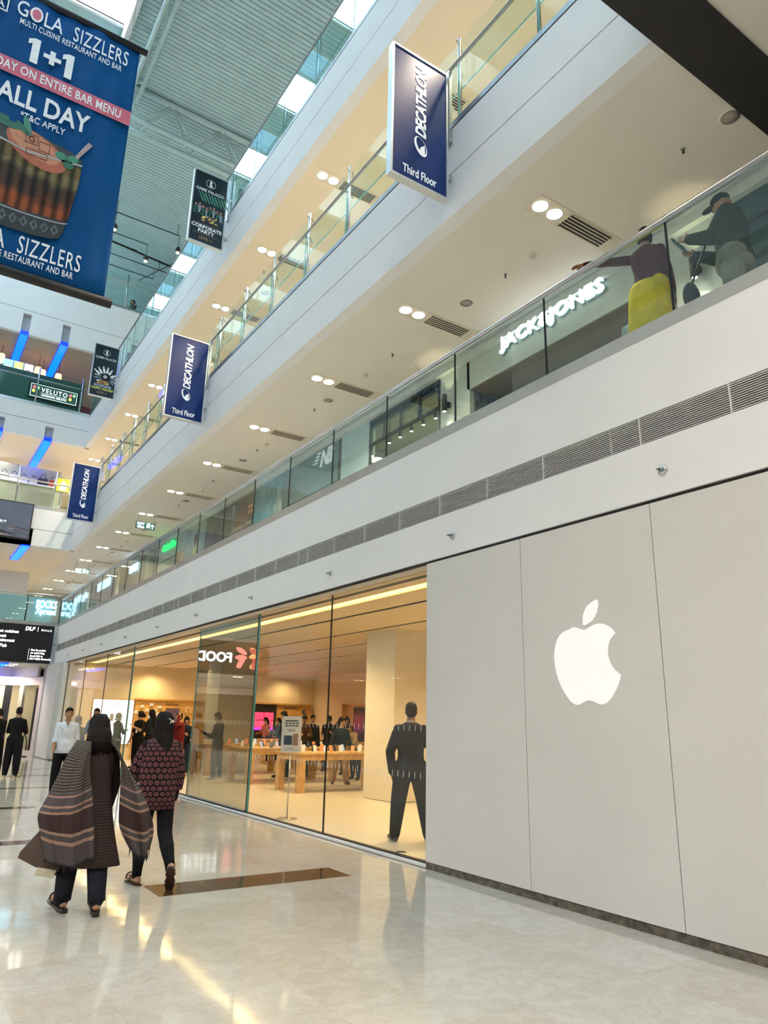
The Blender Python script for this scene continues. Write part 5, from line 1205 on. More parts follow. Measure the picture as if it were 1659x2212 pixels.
# her bag and the envelope carried with it
t = thing('handbag', 'brown leather handbag carried low by the woman in the shawl', 'bag', (1.305, 7.0, .33))
Mb = Matrix.Translation((1.265, 7.0, .355)) @ Matrix.Rotation(-.52, 4, 'Z') @ Matrix.Rotation(.42, 4, 'Y')
mb = MB(); mb.loft([[Mb @ Vector(p) for p in ring] for ring in ([(-.17,-.06,0),(.17,-.06,0),(.17,.06,0),(-.17,.06,0)],[(-.175,-.065,.05),(.175,-.065,.05),(.175,.065,.05),(-.175,.065,.05)],[(-.13,-.025,.25),(.13,-.025,.25),(.13,.025,.25),(-.13,.025,.25)])], 0, smooth=False)
mb.build('bag_body', mat('bag_leather', (.062,.036,.026), rough=.45, var=.12), t, bevel=.008)
mb = MB()
for y in (-.03, .03): mb.tube([Mb @ Vector((.08*math.cos(a), y, .24+.16*math.sin(a))) for a in np.linspace(0, PI, 14)], .007, 8)
mb.build('bag_handle', mat('bag_strap', (.045,.025,.016)), t)
MB().ball(Mb @ Vector((.09,-.075,.14)), .012).tube([Mb @ Vector((.09,-.07,.25)), Mb @ Vector((.09,-.078,.14)), Mb @ Vector((.095,-.08,.07))], .004, 6).build('tassel', mat('bag_brass', (.55,.36,.14), metal=.8, rough=.3), t)
t = thing('paper_packet', 'pale paper packet held under the brown handbag', 'packet', (1.31, 6.84, .30))
MB().box(-.075, .075, -.012, .012, -.03, .03, 0, Matrix.Translation((1.30, 6.86, .325)) @ Matrix.Rotation(.22, 4, 'Y')).build('packet', mat('packet_cream', (.55,.50,.38)), t, bevel=.003)

# ---- woman in the patterned tunic, mid-stride, right heel lifted
P = dict(legs=((.16,.02,.10),(-.20,.02,.62)), foot={1:-1.05}, arms=((.30,.24,.9,.5),(-.05,.16,.35,.15)), lean=.03, leg_r=(.060,.046,.034,.026), head=(.02,.12), toe=.2)
TUN = weave_mat('tunic_print', (.014,.008,.010), (.115,.036,.042), 19, 16, dr=.29, cell='hex', ring=(.33,.13,.13))
tB, fB = person('woman with long black hair in a maroon patterned tunic walking ahead of the shawl', 1.60, (2.385, 7.62, 0), -.05, P, TUN, BLK, SK2, SK2, fore=TUN, hair='long', vox=.009, ankle=1)
garment(fB, 'tunic', [(.838,0,-.004,.046,.040),(.82,0,-.006,.095,.056),(.77,0,-.006,.120,.082),(.70,0,-.006,.120,.086),(.62,-.004,-.008,.118,.088),(.54,-.004,-.008,.116,.092),(.47,0,-.008,.110,.092),(.415,.002,-.008,.106,.090)], TUN, tB, folds=6, amp=.006)
for sd in (-1, 1):
    s, e, w = fB.J[('sh', sd)], fB.J[('elb', sd)], fB.J[('wr', sd)]; pts = [s, s.lerp(e,.5), e, e.lerp(w,.6)]; R = []
    o = MB().tube(pts, [.058,.070,.070,.064], 24, caps=False).build('sleeve', TUN, tB, local=True, fix=False); grid_uv(o.data, 24, 3)
    for l in o.data.uv_layers[0].data: l.uv = (l.uv[0]*.45, l.uv[1]*.42)
cuffs(fB, tB, BLK, (.043,.037,.030,.028))
for sd in (-1, 1): sandal(fB, tB, sd, .014, SAN)
tB.location.z += .012
c = fB.HM @ Vector((.012*1.6,-.064*1.6,.075*1.6)); mb = MB(); mb.tube([c+Vector((.022*math.cos(a)-.01, -.004, .026*math.sin(a))) for a in np.linspace(0, 2*PI, 14)], .005, 6); mb.ball(c+Vector((.028,-.006,.0)), .012, .008, .014)
mb.build('hair_clip', mat('clip_cream', (.75,.66,.55), rough=.3), tB, local=True)

# ---- man in the white shirt facing the camera
P = dict(legs=((.02,.05,.02),(-.05,.06,.05)), arms=((-.04,.17,.28,.02),(.05,.13,.5,.1)), vneck=.775, head=(-.02,.15), torso=[(.47,.078,.060,0),(.50,.100,.072,-.002),(.54,.102,.074,-.004),(.60,.092,.068,0),(.66,.092,.066,.002),(.72,.100,.068,.003),(.77,.104,.066,0),(.80,.096,.057,-.004),(.818,.080,.047,-.006),(.832,.056,.040,-.006),(.846,.036,.034,-.006)], waist=.50, sleeve=(.037,.034,.032,.022))
tC, fC = person('young man in a white shirt and black trousers facing the viewer by the shop window', 1.71, (3.12, 16.25, 0), 2.95, P, WHT, BLK, skin=SK, fore=SK, face=True, vox=.008)
mb = MB()
for sx in (-1, 1):
    q = [fC.T(v) for v in ((sx*.004,.066,.778),(sx*.040,.060,.790),(sx*.044,.020,.838),(sx*.024,.044,.830))]; o_ = Vector((0,.010,0)); mb.loft([q, [v+o_ for v in q]], 0, smooth=False)
for z in (.75,.72,.69,.66,.62,.58): mb.ball(fC.T((0,.071,z)), .006, .003, .006, 8, 5)
mb.build('collar', WHT, tC, local=True)
garment(fC, 'shirt_hem', [(.64,0,.0,.096,.074),(.58,0,-.001,.104,.080),(.52,0,-.003,.112,.086),(.478,0,-.003,.114,.088)], WHT, tC, folds=6, amp=.004)
MB().ball(fC.T((.05,.066,.74)), .008, .004, .010).build('chest_badge', NAVY, tC, local=True)
for sd in (-1, 1):
    e, w = fC.J[('elb', sd)], fC.J[('wr', sd)]; MB().tube([e, e.lerp(w,.25)], [.062,.060], 16).build('rolled_cuff', WHT, tC, local=True)
# ---- guard with his back to the glass
P = dict(legs=((.0,.15,.0),(.02,.20,.03)), arms=((-.06,.36,.28,.46),(-.05,.40,.35,.55)), lean=.0, girth=1.08, leg_r=(.066,.056,.046,.040), toe=.35, torso=[(.465,.070,.056,0),(.49,.098,.078,-.002),(.50,.104,.082,-.004),(.54,.100,.078,-.004),(.60,.092,.072,0),(.66,.094,.070,.002),(.72,.108,.074,.003),(.77,.116,.074,0),(.80,.106,.062,-.004),(.818,.086,.050,-.006),(.832,.058,.040,-.006),(.846,.036,.034,-.006)], waist=.498, sleeve=(.040,.037,.033,.027))
tG, fG = person('guard in a black sweater standing with his back to the glass at the window edge', 1.83, (6.20, 8.62, .012), -.58, P, cl('sweater_black', (.006,.008,.011), bump=.2), cl('trousers_green_black', (.007,.011,.012)), skin=SK, vox=.009)
MB().tube([fG.T((0,-.006,.838)), fG.T((0,-.006,.856))], [.066,.060], 18).build('shirt_collar', WHT, tG, local=True)
MB().tube([fG.T((0,-.006,.832)), fG.T((0,-.006,.841))], [.071,.068], 18).build('sweater_neckband', cl('neckband_grey', (.20,.20,.22)), tG, local=True)

# ---- everyone else on the ground floor
ARM_PH = ((.35,.12,1.5,.35),(.25,.10,1.2,.3)); ARM_DN = ((.05,.12,.2,0),(-.05,.12,.2,0)); FOLD = ((.35,.22,1.55,.9),(.30,.22,1.6,.95))
def sp(label, H, x, y, rz, top, legs, arms=ARM_DN, z=.012, **k):
    P = dict(arms=arms, legs=k.pop('leg', ((.03,.05,.05),(-.06,.06,.04))), head=k.pop('head', (0,0)), girth=k.pop('girth', 1.0), lean=k.pop('lean', 0.0))
    for q in ('leg_r', 'sleeve', 'torso', 'waist', 'side'):
        if q in k: P[q] = k.pop(q)
    return person(label, H, (x, y, z), rz, P, top, legs, vox=k.pop('vox', .012), **k)
WIDE = (.066,.058,.050,.038)
sp('man dressed all in black at the left edge, head bowed, seen from behind', 1.75, 2.93, 21.7, -.35, BLK, BLK, FOLD, z=0, leg_r=WIDE, feet=mat('sneaker_cream', (.55,.45,.32)), head=(-.35,.2))
sp('person in black half hidden behind the man at the left edge', 1.70, 2.60, 22.6, .4, BLK, BLK, ARM_PH, z=0, leg_r=WIDE, head=(-.3,.2))
sp('dark-haired man peering over the shawled woman, in a blue-grey shirt', 1.76, 4.70, 20.9, 2.5, cl('shirt_blue_grey', (.20,.25,.33)), DK, FOLD, z=0, face=True, head=(-.1,.3))
sp('person with a grey head scarf and faded denim top by the end pane', 1.56, 3.95, 19.4, .3, cl('denim_pale', (.24,.28,.33)), cl('denim_mid', (.09,.12,.17)), z=0, hair='hood', hairm=cl('scarf_grey', (.32,.29,.26)))
sp('woman in a pale headscarf and dark coat standing just inside the end pane', 1.66, 6.07, 24.0, -1.2, cl('coat_dark_teal', (.03,.06,.07)), BLK, FOLD, hair='hood', hairm=cl('scarf_pale', (.28,.29,.26)), leg_r=WIDE)
tS, fS = sp('staff woman in a black top with a white name badge and a low bun', 1.73, 6.74, 24.0, 2.2, BLK, BLK, ((.55,.15,1.6,.75),(.1,.12,.3,0)), hair='bun', skin=SK2, fore=SK2, leg_r=WIDE, face=True, head=(0,-1.0))
MB().box(-.03, .03, .125, .132, 1.06, 1.16).build('name_badge', C_white, tS, local=True); MB().box(-.008, .008, .12, .126, 1.20, 1.222).build('chest_logo', C_white, tS, local=True)
sp('tall person in black with bare forearm behind the bun-haired staff woman', 1.79, 7.14, 24.2, .8, NAVY, BLK, ((.2,.2,1.1,.3),(.3,.2,1.2,.3)), skin=SK2, fore=SK2, hair='long')
sp('man in black between the display wall and the patterned tunic', 1.72, 7.9, 25.6, .3, BLK, DK, ARM_DN)
tM, fM = sp('woman in a maroon shawl raising an arm to her face at the shop entrance', 1.62, 6.62, 19.9, 1.9, cl('maroon_cloth', (.11,.012,.014)), cl('maroon_print_skirt', (.13,.035,.035)), ((1.6,.4,1.9,.6),(.5,.3,1.4,.5)), hair='short', leg_r=(.075,.080,.085,.09), hips=cl('maroon_print', (.16,.03,.028), var=.5))
garment(fM, 'shawl', [(.84,0,0,.06,.05),(.81,0,0,.115,.075),(.72,.01,.01,.15,.10),(.60,.015,.01,.15,.11),(.48,.02,.01,.13,.11),(.33,.03,.01,.10,.09),(.22,.04,.01,.07,.07)], cl('maroon_shawl', (.10,.010,.012)), tM, folds=8, amp=.02)
tP, fP = sp('staff woman in navy looking down at her phone beside the end pane', 1.60, 7.12, 20.75, 2.6, NAVY, cl('navy_flares', (.014,.022,.045)), ARM_PH, hair='long', skin=SK2, leg_r=(.056,.046,.046,.056), feet=mat('sneaker_white', (.6,.58,.54)), head=(-.5,.3), face=True)
sp('man in a dark jacket and cap holding a phone behind the end glass pane', 1.72, 7.62, 19.55, .85, cl('jacket_black', (.016,.018,.022)), cl('jeans_grey', (.05,.055,.065)), ARM_PH, feet=mat('sneaker_white', (.6,.58,.54)), hair='short', leg=((.03,.10,.05),(-.06,.14,.04)), head=(-.4,.2), girth=1.15)
sp('woman in an orange top leaning over the far tables before the red video wall', 1.66, 12.62, 27.35, 1.9, cl('top_orange', (.50,.10,.055)), BLK, ARM_PH, hair='long', skin=SK2, head=(-.3,0), face=True)
sp('person in black beside the woman in orange', 1.64, 13.3, 27.6, 1.9, BLK, BLK, ARM_PH, hair='long', head=(-.2,0))
sp('man in dark jeans and jacket mostly hidden behind the notice on the pole', 1.80, 9.52, 19.40, .5, cl('jacket_teal_black', (.02,.04,.05)), JEAN, ARM_PH, head=(-.3,0), girth=1.08)
tW, fW = sp('man in a brown sweater looking down at the phone in his hands', 1.72, 10.25, 19.6, 2.75, cl('sweater_brown', (.055,.030,.014)), BLK, ((.45,.14,1.25,.45),(.45,.14,1.25,.45)), head=(-.55,.05), face=True, girth=1.06)
sp('man behind the brown sweater, only his head and shoulder showing', 1.72, 10.9, 20.3, 2.6, BLK, DK, ARM_DN, head=(-.2,.3))
sp('man in a grey flat cap bending over the desktop computer', 1.74, 12.1, 21.4, 2.5, BLK, DK, ARM_PH, hair='cap', hairm=cl('cap_grey', (.04,.045,.045)), head=(-.5,.3), skin=SK2, fore=SK2)
sp('dark-haired man at the rear table right of the desktop computer', 1.69, 12.9, 22.0, 2.8, BLK, DK, ARM_DN, face=True)
tN, fN = sp('staff woman in a navy sweater and khaki trousers leaning on the nearest table, looking aside', 1.635, 9.96, 16.95, 2.9, cl('sweater_navy', (.015,.035,.06)), KHAKI, ((.15,.28,.5,.1),(.1,.35,.2,.0)), hair='pony', skin=SK2, leg=((.04,.12,.02),(-.02,.16,.06)), leg_r=(.074,.062,.052,.044), head=(0,1.1), face=True, girth=1.12)
MB().box(.045, .055, .118, .124, 1.22, 1.235).build('chest_logo', C_white, tN, local=True)
sp('person in a beige top bending at the back table behind the navy sweater', 1.60, 11.15, 18.15, 2.0, cl('top_beige', (.46,.34,.20)), JEAN, ARM_PH, lean=.6, head=(-.4,0))
sp('person in black behind the person in beige', 1.70, 11.9, 19.9, 2.4, BLK, DK, ARM_PH, hair='long', head=(-.4,0))

# ---- people on the first-floor balcony
tY, fY = sp('woman in a maroon top and yellow trousers stretching an arm along the glass rail', 1.52, 5.79, 3.93, -1.35, cl('top_maroon', (.10,.022,.030)), cl('trousers_yellow', (.78,.56,.01), bump=.1), ((-1.50,.93,.05,.0),(.1,.2,.6,.3)), z=L1, hair='bun', leg_r=(.070,.070,.07,.07), head=(.05,.5), skin=SK, vox=.010, waist=.50, girth=1.12)
garment(fY, 'trousers_flare', [(.538,0,-.004,.122,.104),(.50,0,-.004,.136,.118),(.40,0,-.002,.146,.126),(.25,0,0,.156,.135),(.10,0,0,.165,.145)], MATS['trousers_yellow'], tY, folds=9, amp=.004)
tH, fH = sp('man in a dark cap and olive jacket looking down at a phone on the balcony', 1.74, 6.20, 3.24, .35, cl('jacket_olive', (.045,.050,.040)), cl('trousers_sage', (.22,.22,.19)), ((.50,.16,1.55,.45),(.46,.16,1.5,.45)), z=L1, hair='cap', hairm=cl('cap_black', (.012,.014,.016)), skin=SK2, head=(-.42,.2), face=True, girth=1.16, vox=.010, torso=[(.46,.085,.070,0),(.49,.108,.088,0),(.54,.108,.086,-.004),(.60,.098,.078,0),(.66,.098,.076,.002),(.72,.106,.078,.003),(.77,.110,.076,0),(.80,.102,.068,-.004),(.832,.078,.056,-.006),(.850,.050,.044,-.006)], waist=.50, sleeve=(.050,.046,.040,.032))
MB().tube([fH.HM @ Vector((x*.075, .02, .125)) for x in (1,)]+[fH.HM @ Vector((.082,.09,.115))], .004, 6).build('spectacles', mat('spectacle_pale', (.7,.65,.55)), tH, local=True)
hw = (fH.J[('wr',-1)]+fH.J[('wr',1)])*.5
tq = thing('mobile_phone', 'dark blue phone in the hands of the capped man on the balcony', 'phone', tuple(Matrix.Translation(tH.location) @ Matrix.Rotation(.35, 4, 'Z') @ (hw+Vector((0,.10,.03)))), .35)
MB().box(-.055, .055, -.008, .008, -.03, .17, 0, Matrix.Rotation(-.6, 4, 'X')).build('phone_case', mat('phone_case_blue', (.012,.05,.10), rough=.4), tq, local=True, bevel=.006); MB().box(-.04, .04, -.009, -.006, -.012, .142, 0, Matrix.Rotation(-.6, 4, 'X')).build('phone_screen', M_black, tq, local=True)
t = thing('bag', 'dark shoulder bag hanging at the hip of the capped man', 'bag', (6.08, 3.55, 5.62))
MB().ball((6.02, 3.62, 5.72), .11, .07, .16, 14, 9).build('bag_body', mat('shoulder_bag', (.02,.022,.025), rough=.6), t); MB().tube([(6.02,3.61,5.84),(6.05,3.50,6.1),(6.12,3.40,6.4)], .012, 8).build('strap', MATS['shoulder_bag'], t)
tT, fT = sp('person in a pale green shirt sitting on the balcony bench behind the yellow trousers', 1.66, 6.5, 4.58, -1.1, cl('shirt_pale_green', (.36,.46,.44)), DK, ARM_PH, z=L1, leg=((1.5,.1,1.5),(1.5,.1,1.5)), head=(-.2,.3))
t = thing('balcony_bench', 'low bench on the first-floor walkway under the person in pale green', 'bench', (6.5, 4.6, L1))
MB().box(6.25, 6.75, 4.0, 5.2, L1+.34, L1+.40).build('seat', M_wood, t); 
for y in (4.1, 5.05): MB().box(6.3, 6.7, y, y+.06, L1, L1+.34).build('leg', M_black, t)
sp('man in grey leaning at the rail of the topmost far gallery', 1.75, 6.75, 33.35, 2.2, cl('jacket_grey', (.10,.11,.12)), DK, ((.6,.2,1.9,.5),(.6,.2,1.4,.5)), z=L4, face=True, head=(-.1,-.6), vox=.016)
# ---------------------------------------------------------------- first-floor shopfronts behind the balustrade
SXW = 7.9; UY, VZ = (0,-1,0), (0,0,1)
M_sage = mat('sage_wall', (.50,.55,.50), rough=.6, var=.03)
M_sagedk = mat('dark_bronze_ceiling', (.16,.14,.11), rough=.5)
M_letter = glow('letter_white', (.93,1.0,1.0), 1.3)
M_halo = glow('letter_blue', (.50,.78,1.0), 1.3)
sbox('wall_first_back', 11.4, 11.6, YN, YB, L1, 8.25, mat('shop_interior', (.50,.44,.28), rough=.7))
sbox('trim_cornice', SXW-.10, SXW+.12, YN, YB, 8.02, 8.25, mat('cornice_grey', (.62,.64,.62), rough=.5))
sbox('trim_cornice_lip', SXW-.16, SXW-.10, YN, YB, 8.17, 8.25, M_alu)
def wseg(name, y0, y1, z0, z1, m, x0=SXW, d=.15): return sbox(name, x0, x0+d, y0, y1, z0, z1, m)
G_store = glass('upstairs_shop_glass', (.86,.92,.90), refl=1.2)
# dark glass shop nearest
wseg('wall_shop_dark', YN, 4.12, L1, 8.02, mat('dark_teal_front', (.025,.06,.075), rough=.25))
mb = MB()
for z in (6.35, 7.1, 7.6): mb.box(SXW-.03, SXW, YN, 4.12, z, z+.05)
for y in (2.2, 3.2): mb.box(SXW-.03, SXW, y, y+.05, L1, 8.0)
struct('trim_dark_front', mb, M_black)
wseg('wall_sconce_right', 4.12, 5.42, L1, 8.02, M_sage)
# wide portal with white lit letters over it
wseg('wall_portal_header', 5.42, 9.32, 7.46, 8.02, M_sage); wseg('wall_portal_side', 9.25, 10.12, L1, 8.02, M_sage)
sbox('ceiling_portal', SXW+.02, 11.4, 5.42, 9.32, 7.44, 7.50, M_sagedk)
sbox('wall_portal_inner', 8.9, 9.0, 7.7, 9.3, L1, 7.44, mat('bronze_panel', (.10,.09,.07), rough=.5)); sbox('wall_portal_end', SXW+.1, 11.4, 9.22, 9.32, L1, 7.46, mat('portal_dark', (.08,.10,.10), rough=.4))
sbox('wall_portal_end.001', SXW+.1, 11.4, 5.36, 5.44, L1, 7.46, MATS['portal_dark'])
def wall_sign(name, label, s, y, z, h, m, bold=.02, xs=1.0, shear=0, back=None, d=.03, group=None, sp_=1.0, w=None, hh=None):
    t = thing(name, label, 'shop sign', (SXW-.06, y, z-h*.4), 0, group)
    text('lettering', s, m, t, (SXW-.07, y, z), UY, VZ, h, ext=d, bold=bold, xs=xs, shear=shear, sp=sp_, w=w, h=hh)
    if back: text('letter_shadow', s, back, t, (SXW-.035, y, z-.012), UY, VZ, h, ext=.012, bold=bold+.012, xs=xs, shear=shear, sp=sp_, w=w and w+.03, h=hh and hh+.03)
    return t
wall_sign('shop_sign', 'big white lit shop letters over the dark portal on the first floor', 'JACK&JONES', 7.21, 7.90, 0.44, M_letter, .022, w=2.26, hh=.30, sp_=1.1, back=mat('letter_back_grey', (.20,.30,.30)))
def sconce(y, z, label):
    t = thing('wall_lamp', label, 'wall lamp', (SXW-.02, y, z-.15))
    MB().lathe([(.045,z-.17),(.05,z-.165),(.05,z+.165),(.045,z+.17)], c=(SXW-.13,y,0), seg=16).build('lamp_tube', M_black, t)
    MB().box(SXW-.09, SXW, y-.035, y+.035, z-.06, z+.03).build('wall_bracket', M_black, t)
    MB().lathe([(.036,z-.172),(.02,z-.174)], c=(SXW-.13,y,0), seg=14).build('lamp_disc', glow('sconce_glow', (1,.93,.75), 9), t)
    light('sconce_down', 'SPOT', (SXW-.13, y, z-.19), 14, (1.0,.85,.50), t, size=.03, spot=1.5); light('sconce_up', 'SPOT', (SXW-.13, y, z+.19), 3, (1.0,.85,.50), t, size=.03, spot=1.5, rot=(PI, 0, 0))
sconce(4.60, 7.35, 'black tube wall lamp beside the capped man on the balcony'); sconce(9.83, 7.36, 'black tube wall lamp between the lit letters and the mannequin window')
t = thing('picture_frame', 'small framed picture on the wall beside the yellow-trousered woman', 'picture', (SXW-.02, 5.18, 7.0))
MB().box(SXW-.03, SXW, 4.98, 5.34, 6.75, 7.45).build('frame', M_alu, t); MB().box(SXW-.035, SXW-.03, 5.01, 5.31, 6.78, 7.42).build('print', mat('picture_brown', (.20,.15,.11)), t)
# mannequin window with black bars and hanging tube lamps
wseg('window_31', 10.12, 12.66, L1, 8.0, G_store, d=.012)
mb = MB()
for z in (7.93, 7.40): mb.box(SXW-.02, SXW+.05, 10.12, 12.66, z, z+.055)
for y in (10.12, 10.78, 11.42, 12.04, 12.6): mb.box(SXW-.02, SXW+.05, y, y+.055, 7.40 if 10.2 < y < 12.5 else L1, 8.0)
mb.box(SXW+.0, SXW+.1, 10.1, 12.66, 7.85, 8.02); struct('trim_window_bars', mb, M_black)
sbox('ceiling_mannequin', SXW+.05, 11.4, 10.12, 14.2, 8.02, 8.06, mat('olive_ceiling', (.42,.38,.20), rough=.7))
for k in range(6):
    y = 10.3+.42*k; x = 8.25; z = 7.62
    t = thing('pendant_lamp', 'black tube pendant lamp in the mannequin window', 'pendant lamp', (x, y, z), 0, 'tube pendants in the mannequin window')
    MB().lathe([(.038,z-.13),(.04,z+.13),(.02,z+.14)], c=(x,y,0), seg=12).build('lamp_tube', M_black, t); MB().tube([(x,y,z+.13),(x,y,8.02)], .006, 6).build('stem', M_black, t)
    MB().lathe([(.033,z-.132),(.02,z-.134)], c=(x,y,0), seg=12).build('lamp_disc', MATS['sconce_glow'], t)
light('window_light', 'AREA', (8.9, 11.4, 7.98), 22, (1.0,.86,.42)).data.size = 1.6
MQ = mat('mannequin_pale', (.62,.60,.50), rough=.4)
for x, y, rz, lab in ((8.32, 10.42, 1.9, 'pale bald mannequin whose head shows at the right end of the window'), (8.35, 11.62, 1.3, 'pale bald mannequin whose head just clears the rail at the left of the window')):
    person(lab, 1.86 if y < 11 else 1.80, (x, y, L1+.22), rz, dict(head=(0,.1)), cl('mannequin_jacket', (.05,.06,.05)), DK, skin=MQ, fore=MQ, hair=None, face=False, cat='mannequin', name='mannequin', vox=.011)
    sbox('trim_plinth', x-.35, x+.35, y-.4, y+.4, L1, L1+.22, M_sagedk)
t = thing('clothes_rack', 'rack of dark clothes behind the mannequin heads', 'clothes rack', (8.7, 10.9, L1)); mb = MB()
for k in range(12): mb.box(8.5, 8.9, 10.55+k*.07, 10.59+k*.07, L1+1.1, L1+2.0)
mb.build('garments', cl('rack_clothes', (.08,.06,.05)), t); MB().tube([(8.7,10.4,L1+2.03),(8.7,11.6,L1+2.03)], .015, 8).tube([(8.7,10.45,L1),(8.7,10.45,L1+2.03)], .015, 8).tube([(8.7,11.55,L1),(8.7,11.55,L1+2.03)], .015, 8).build('rail', M_steel_dk, t)
# pale blue glass front, then the shop with the white striped letters
wseg('wall_pale_front', 12.66, 13.9, L1, 8.02, mat('pale_blue_front', (.42,.58,.60), rough=.35)); wseg('wall_pale_jamb', 13.9, 14.05, L1, 8.02, M_black)
wseg('wall_stripe_header', 14.05, 17.1, 7.0, 8.02, mat('slate_header', (.10,.17,.19), rough=.4))
sbox('ceiling_stripe_shop', SXW+.1, 11.4, 14.05, 17.1, 7.0, 7.06, mat('orange_ceiling', (.50,.27,.12), rough=.6))
for x, y in ((8.8,14.6),(8.9,15.6),(9.2,16.4),(9.6,15.0)):
    MBd = MB().lathe([(.07,6.995),(.02,6.99)], c=(x,y,0), seg=14).build('recessed_lamp', M_lamp); tag(MBd, 'small recessed lamp in the orange ceiling of the striped-letter shop', 'ceiling light', 'recessed lamps in the orange ceiling')
light('stripe_shop_light', 'AREA', (9.2, 15.5, 6.9), 18, (1.0,.72,.45)).data.size = 1.2
t = thing('shop_emblem', 'white slanted striped emblem on the dark first-floor shop header', 'shop sign', (SXW-.05, 14.6, 7.5))
text('lettering', 'NB', C_white, t, (SXW-.03, 14.55, 7.75), UY, VZ, .52, ext=.02, bold=.045, shear=.3, sp=.72, w=.66, h=.42); mb = MB()
for k, (a, b) in enumerate(((.0,.16),(.03,.20),(.06,.22),(.10,.26))): mb.box(SXW-.05, SXW-.01, 14.88+.05*k-a*0, 14.98+.05*k+b*.4, 7.72+.075*(3-k)-.02, 7.72+.075*(3-k)+.01)
mb.build('speed_stripe', C_white, t)

# sports poster front with a racket
wseg('wall_sport_poster', 17.1, 19.0, L1, 8.02, mat('poster_teal', (.06,.20,.26), rough=.3, var=.3, vscale=1.4))
t = thing('poster_figure', 'pale player with a racket printed on the teal shop poster', 'poster', (SXW-.01, 17.8, 6.6)); mb = MB()
ring_strip(mb, ell(0,0,.14,.30,.1,26), ell(0,0,.125,.28,.1,26), (SXW-.006, 17.72, 7.72), UY, VZ, (.005,0,0)); mb.prism([(-.012,-.95),(.012,-.95),(-.02,-.3),(-.04,-.3)], (SXW-.006, 17.72, 7.72), UY, VZ, (.005,0,0))
mb.build('printed_racket', mat('print_mint', (.30,.50,.50)), t); mb = MB()
mb.prism([(-.2,-.6),(.2,-.6),(.25,.05),(.12,.2),(-.1,.2),(-.28,.0)], (SXW-.005, 17.25, 7.2), UY, VZ, (.004,0,0)); mb.prism(ell(0,.33,.12,.14,0,18), (SXW-.005, 17.25, 7.2), UY, VZ, (.004,0,0)); mb.build('printed_player', mat('print_mist', (.32,.40,.40), var=.3), t)
# brown hoarding with an arch, opening soon
wseg('wall_hoarding', 19.0, 22.9, L1, 8.02, mat('hoarding_brown', (.10,.075,.06), rough=.5, var=.2))
t = thing('shop_hoarding', 'brown hoarding print with a rust arch and slanted script', 'poster', (SXW-.01, 20, 6.6)); mb = MB()
mb.prism([(.55*math.cos(a), .75*math.sin(a)) for a in np.linspace(0, PI, 24)]+[(-.55,-1.0),(.55,-1.0)], (SXW-.006, 19.85, 6.95), UY, VZ, (.005,0,0)); mb.build('printed_arch', mat('print_rust', (.20,.065,.035), var=.15), t)
mb = MB(); mb.prism([(.35*math.cos(a), .9*math.sin(a)) for a in np.linspace(0, PI, 20)]+[(-.35,-1.2),(.35,-1.2)], (SXW-.006, 21.8, 6.9), UY, VZ, (.005,0,0)); mb.build('printed_shade', mat('print_umber', (.045,.03,.03), var=.2), t)
text('script', 'Opening soon', mat('print_cream', (.55,.50,.44)), t, (SXW-.012, 19.75, 7.08), UY, VZ, .26, ext=.003, shear=.3)
text('small_text', 'ESSIVE\nTIONS', mat('print_copper', (.55,.25,.12), emit=(.6,.25,.1), es=.3), t, (SXW-.012, 19.1, 7.5), UY, VZ, .16, ext=.003)
mb = MB()
for k in range(9): mb.prism(ell(0,0,.05,.07,0,10), (SXW-.006, 21.0+.2*k, 7.93), UY, VZ, (.005,0,0))
mb.build('printed_garland', M_black, t)
wseg('wall_photo_front', 22.9, 25.0, L1, 8.02, mat('photo_grey', (.30,.36,.36), rough=.4, var=.25, vscale=1.2))
t = thing('poster_figure', 'printed seated person in a yellow shirt on the grey shop poster', 'poster', (SXW-.01, 23.9, 6.6)); o_ = (SXW-.006, 23.85, 7.0)
MB().prism([(-.3,-.6),(.35,-.6),(.28,.1),(.1,.3),(-.2,.25),(-.35,-.1)], o_, UY, VZ, (.005,0,0)).build('printed_shirt', mat('print_ochre', (.42,.40,.20), var=.2), t)
MB().prism(ell(.0,.5,.17,.20,0,18), o_, UY, VZ, (.005,0,0)).build('printed_head', mat('print_brown', (.12,.07,.045), var=.2), t)
# remaining shop fronts with lit names
wseg('wall_green_header', 25.0, 28.6, 7.35, 8.02, M_sage); wseg('wall_green_side', 25.0, 25.9, L1, 7.35, mat('orange_front', (.52,.38,.22), rough=.6)); wseg('wall_green_lower', 25.9, 28.6, L1, 7.3, mat('sage_front', (.40,.44,.36), rough=.5)); wseg('wall_green_jamb', 28.6, 29.1, L1, 8.02, M_black, d=.3)
wall_sign('shop_sign', 'green lit script shop name on the first floor', 'ColorPlus', 26.65, 7.80, .40, glow('letter_green', (.01,.80,.16), .8), .02, shear=.35, w=1.55, hh=.28)
wseg('wall_woods', 29.1, 33.4, L1, 8.02, mat('taupe_front', (.30,.28,.24), rough=.5)); wall_sign('shop_sign', 'pale blue lit shop name on the taupe front, right of the two farther names', 'WOODS', 31.48, 7.72, .44, M_halo, .03, shear=.1, w=1.3, hh=.34)
wseg('wall_land', 33.4, 39.2, L1, 8.02, mat('dark_front', (.14,.13,.12), rough=.5)); wall_sign('shop_sign', 'pale blue lit shop name on the dark front, between the other two blue names', 'WOODLAND', 36.8, 7.76, .62, M_halo, .03, w=2.6, hh=.42)
wseg('wall_hush', 39.2, YB, L1, 8.02, mat('green_grey_front', (.30,.40,.40), rough=.5)); wall_sign('shop_sign', 'pale blue lit two-word shop name farthest along the first floor', 'Hush Puppies', 42.0, 7.72, .62, M_halo, .03, w=3.4, hh=.5)
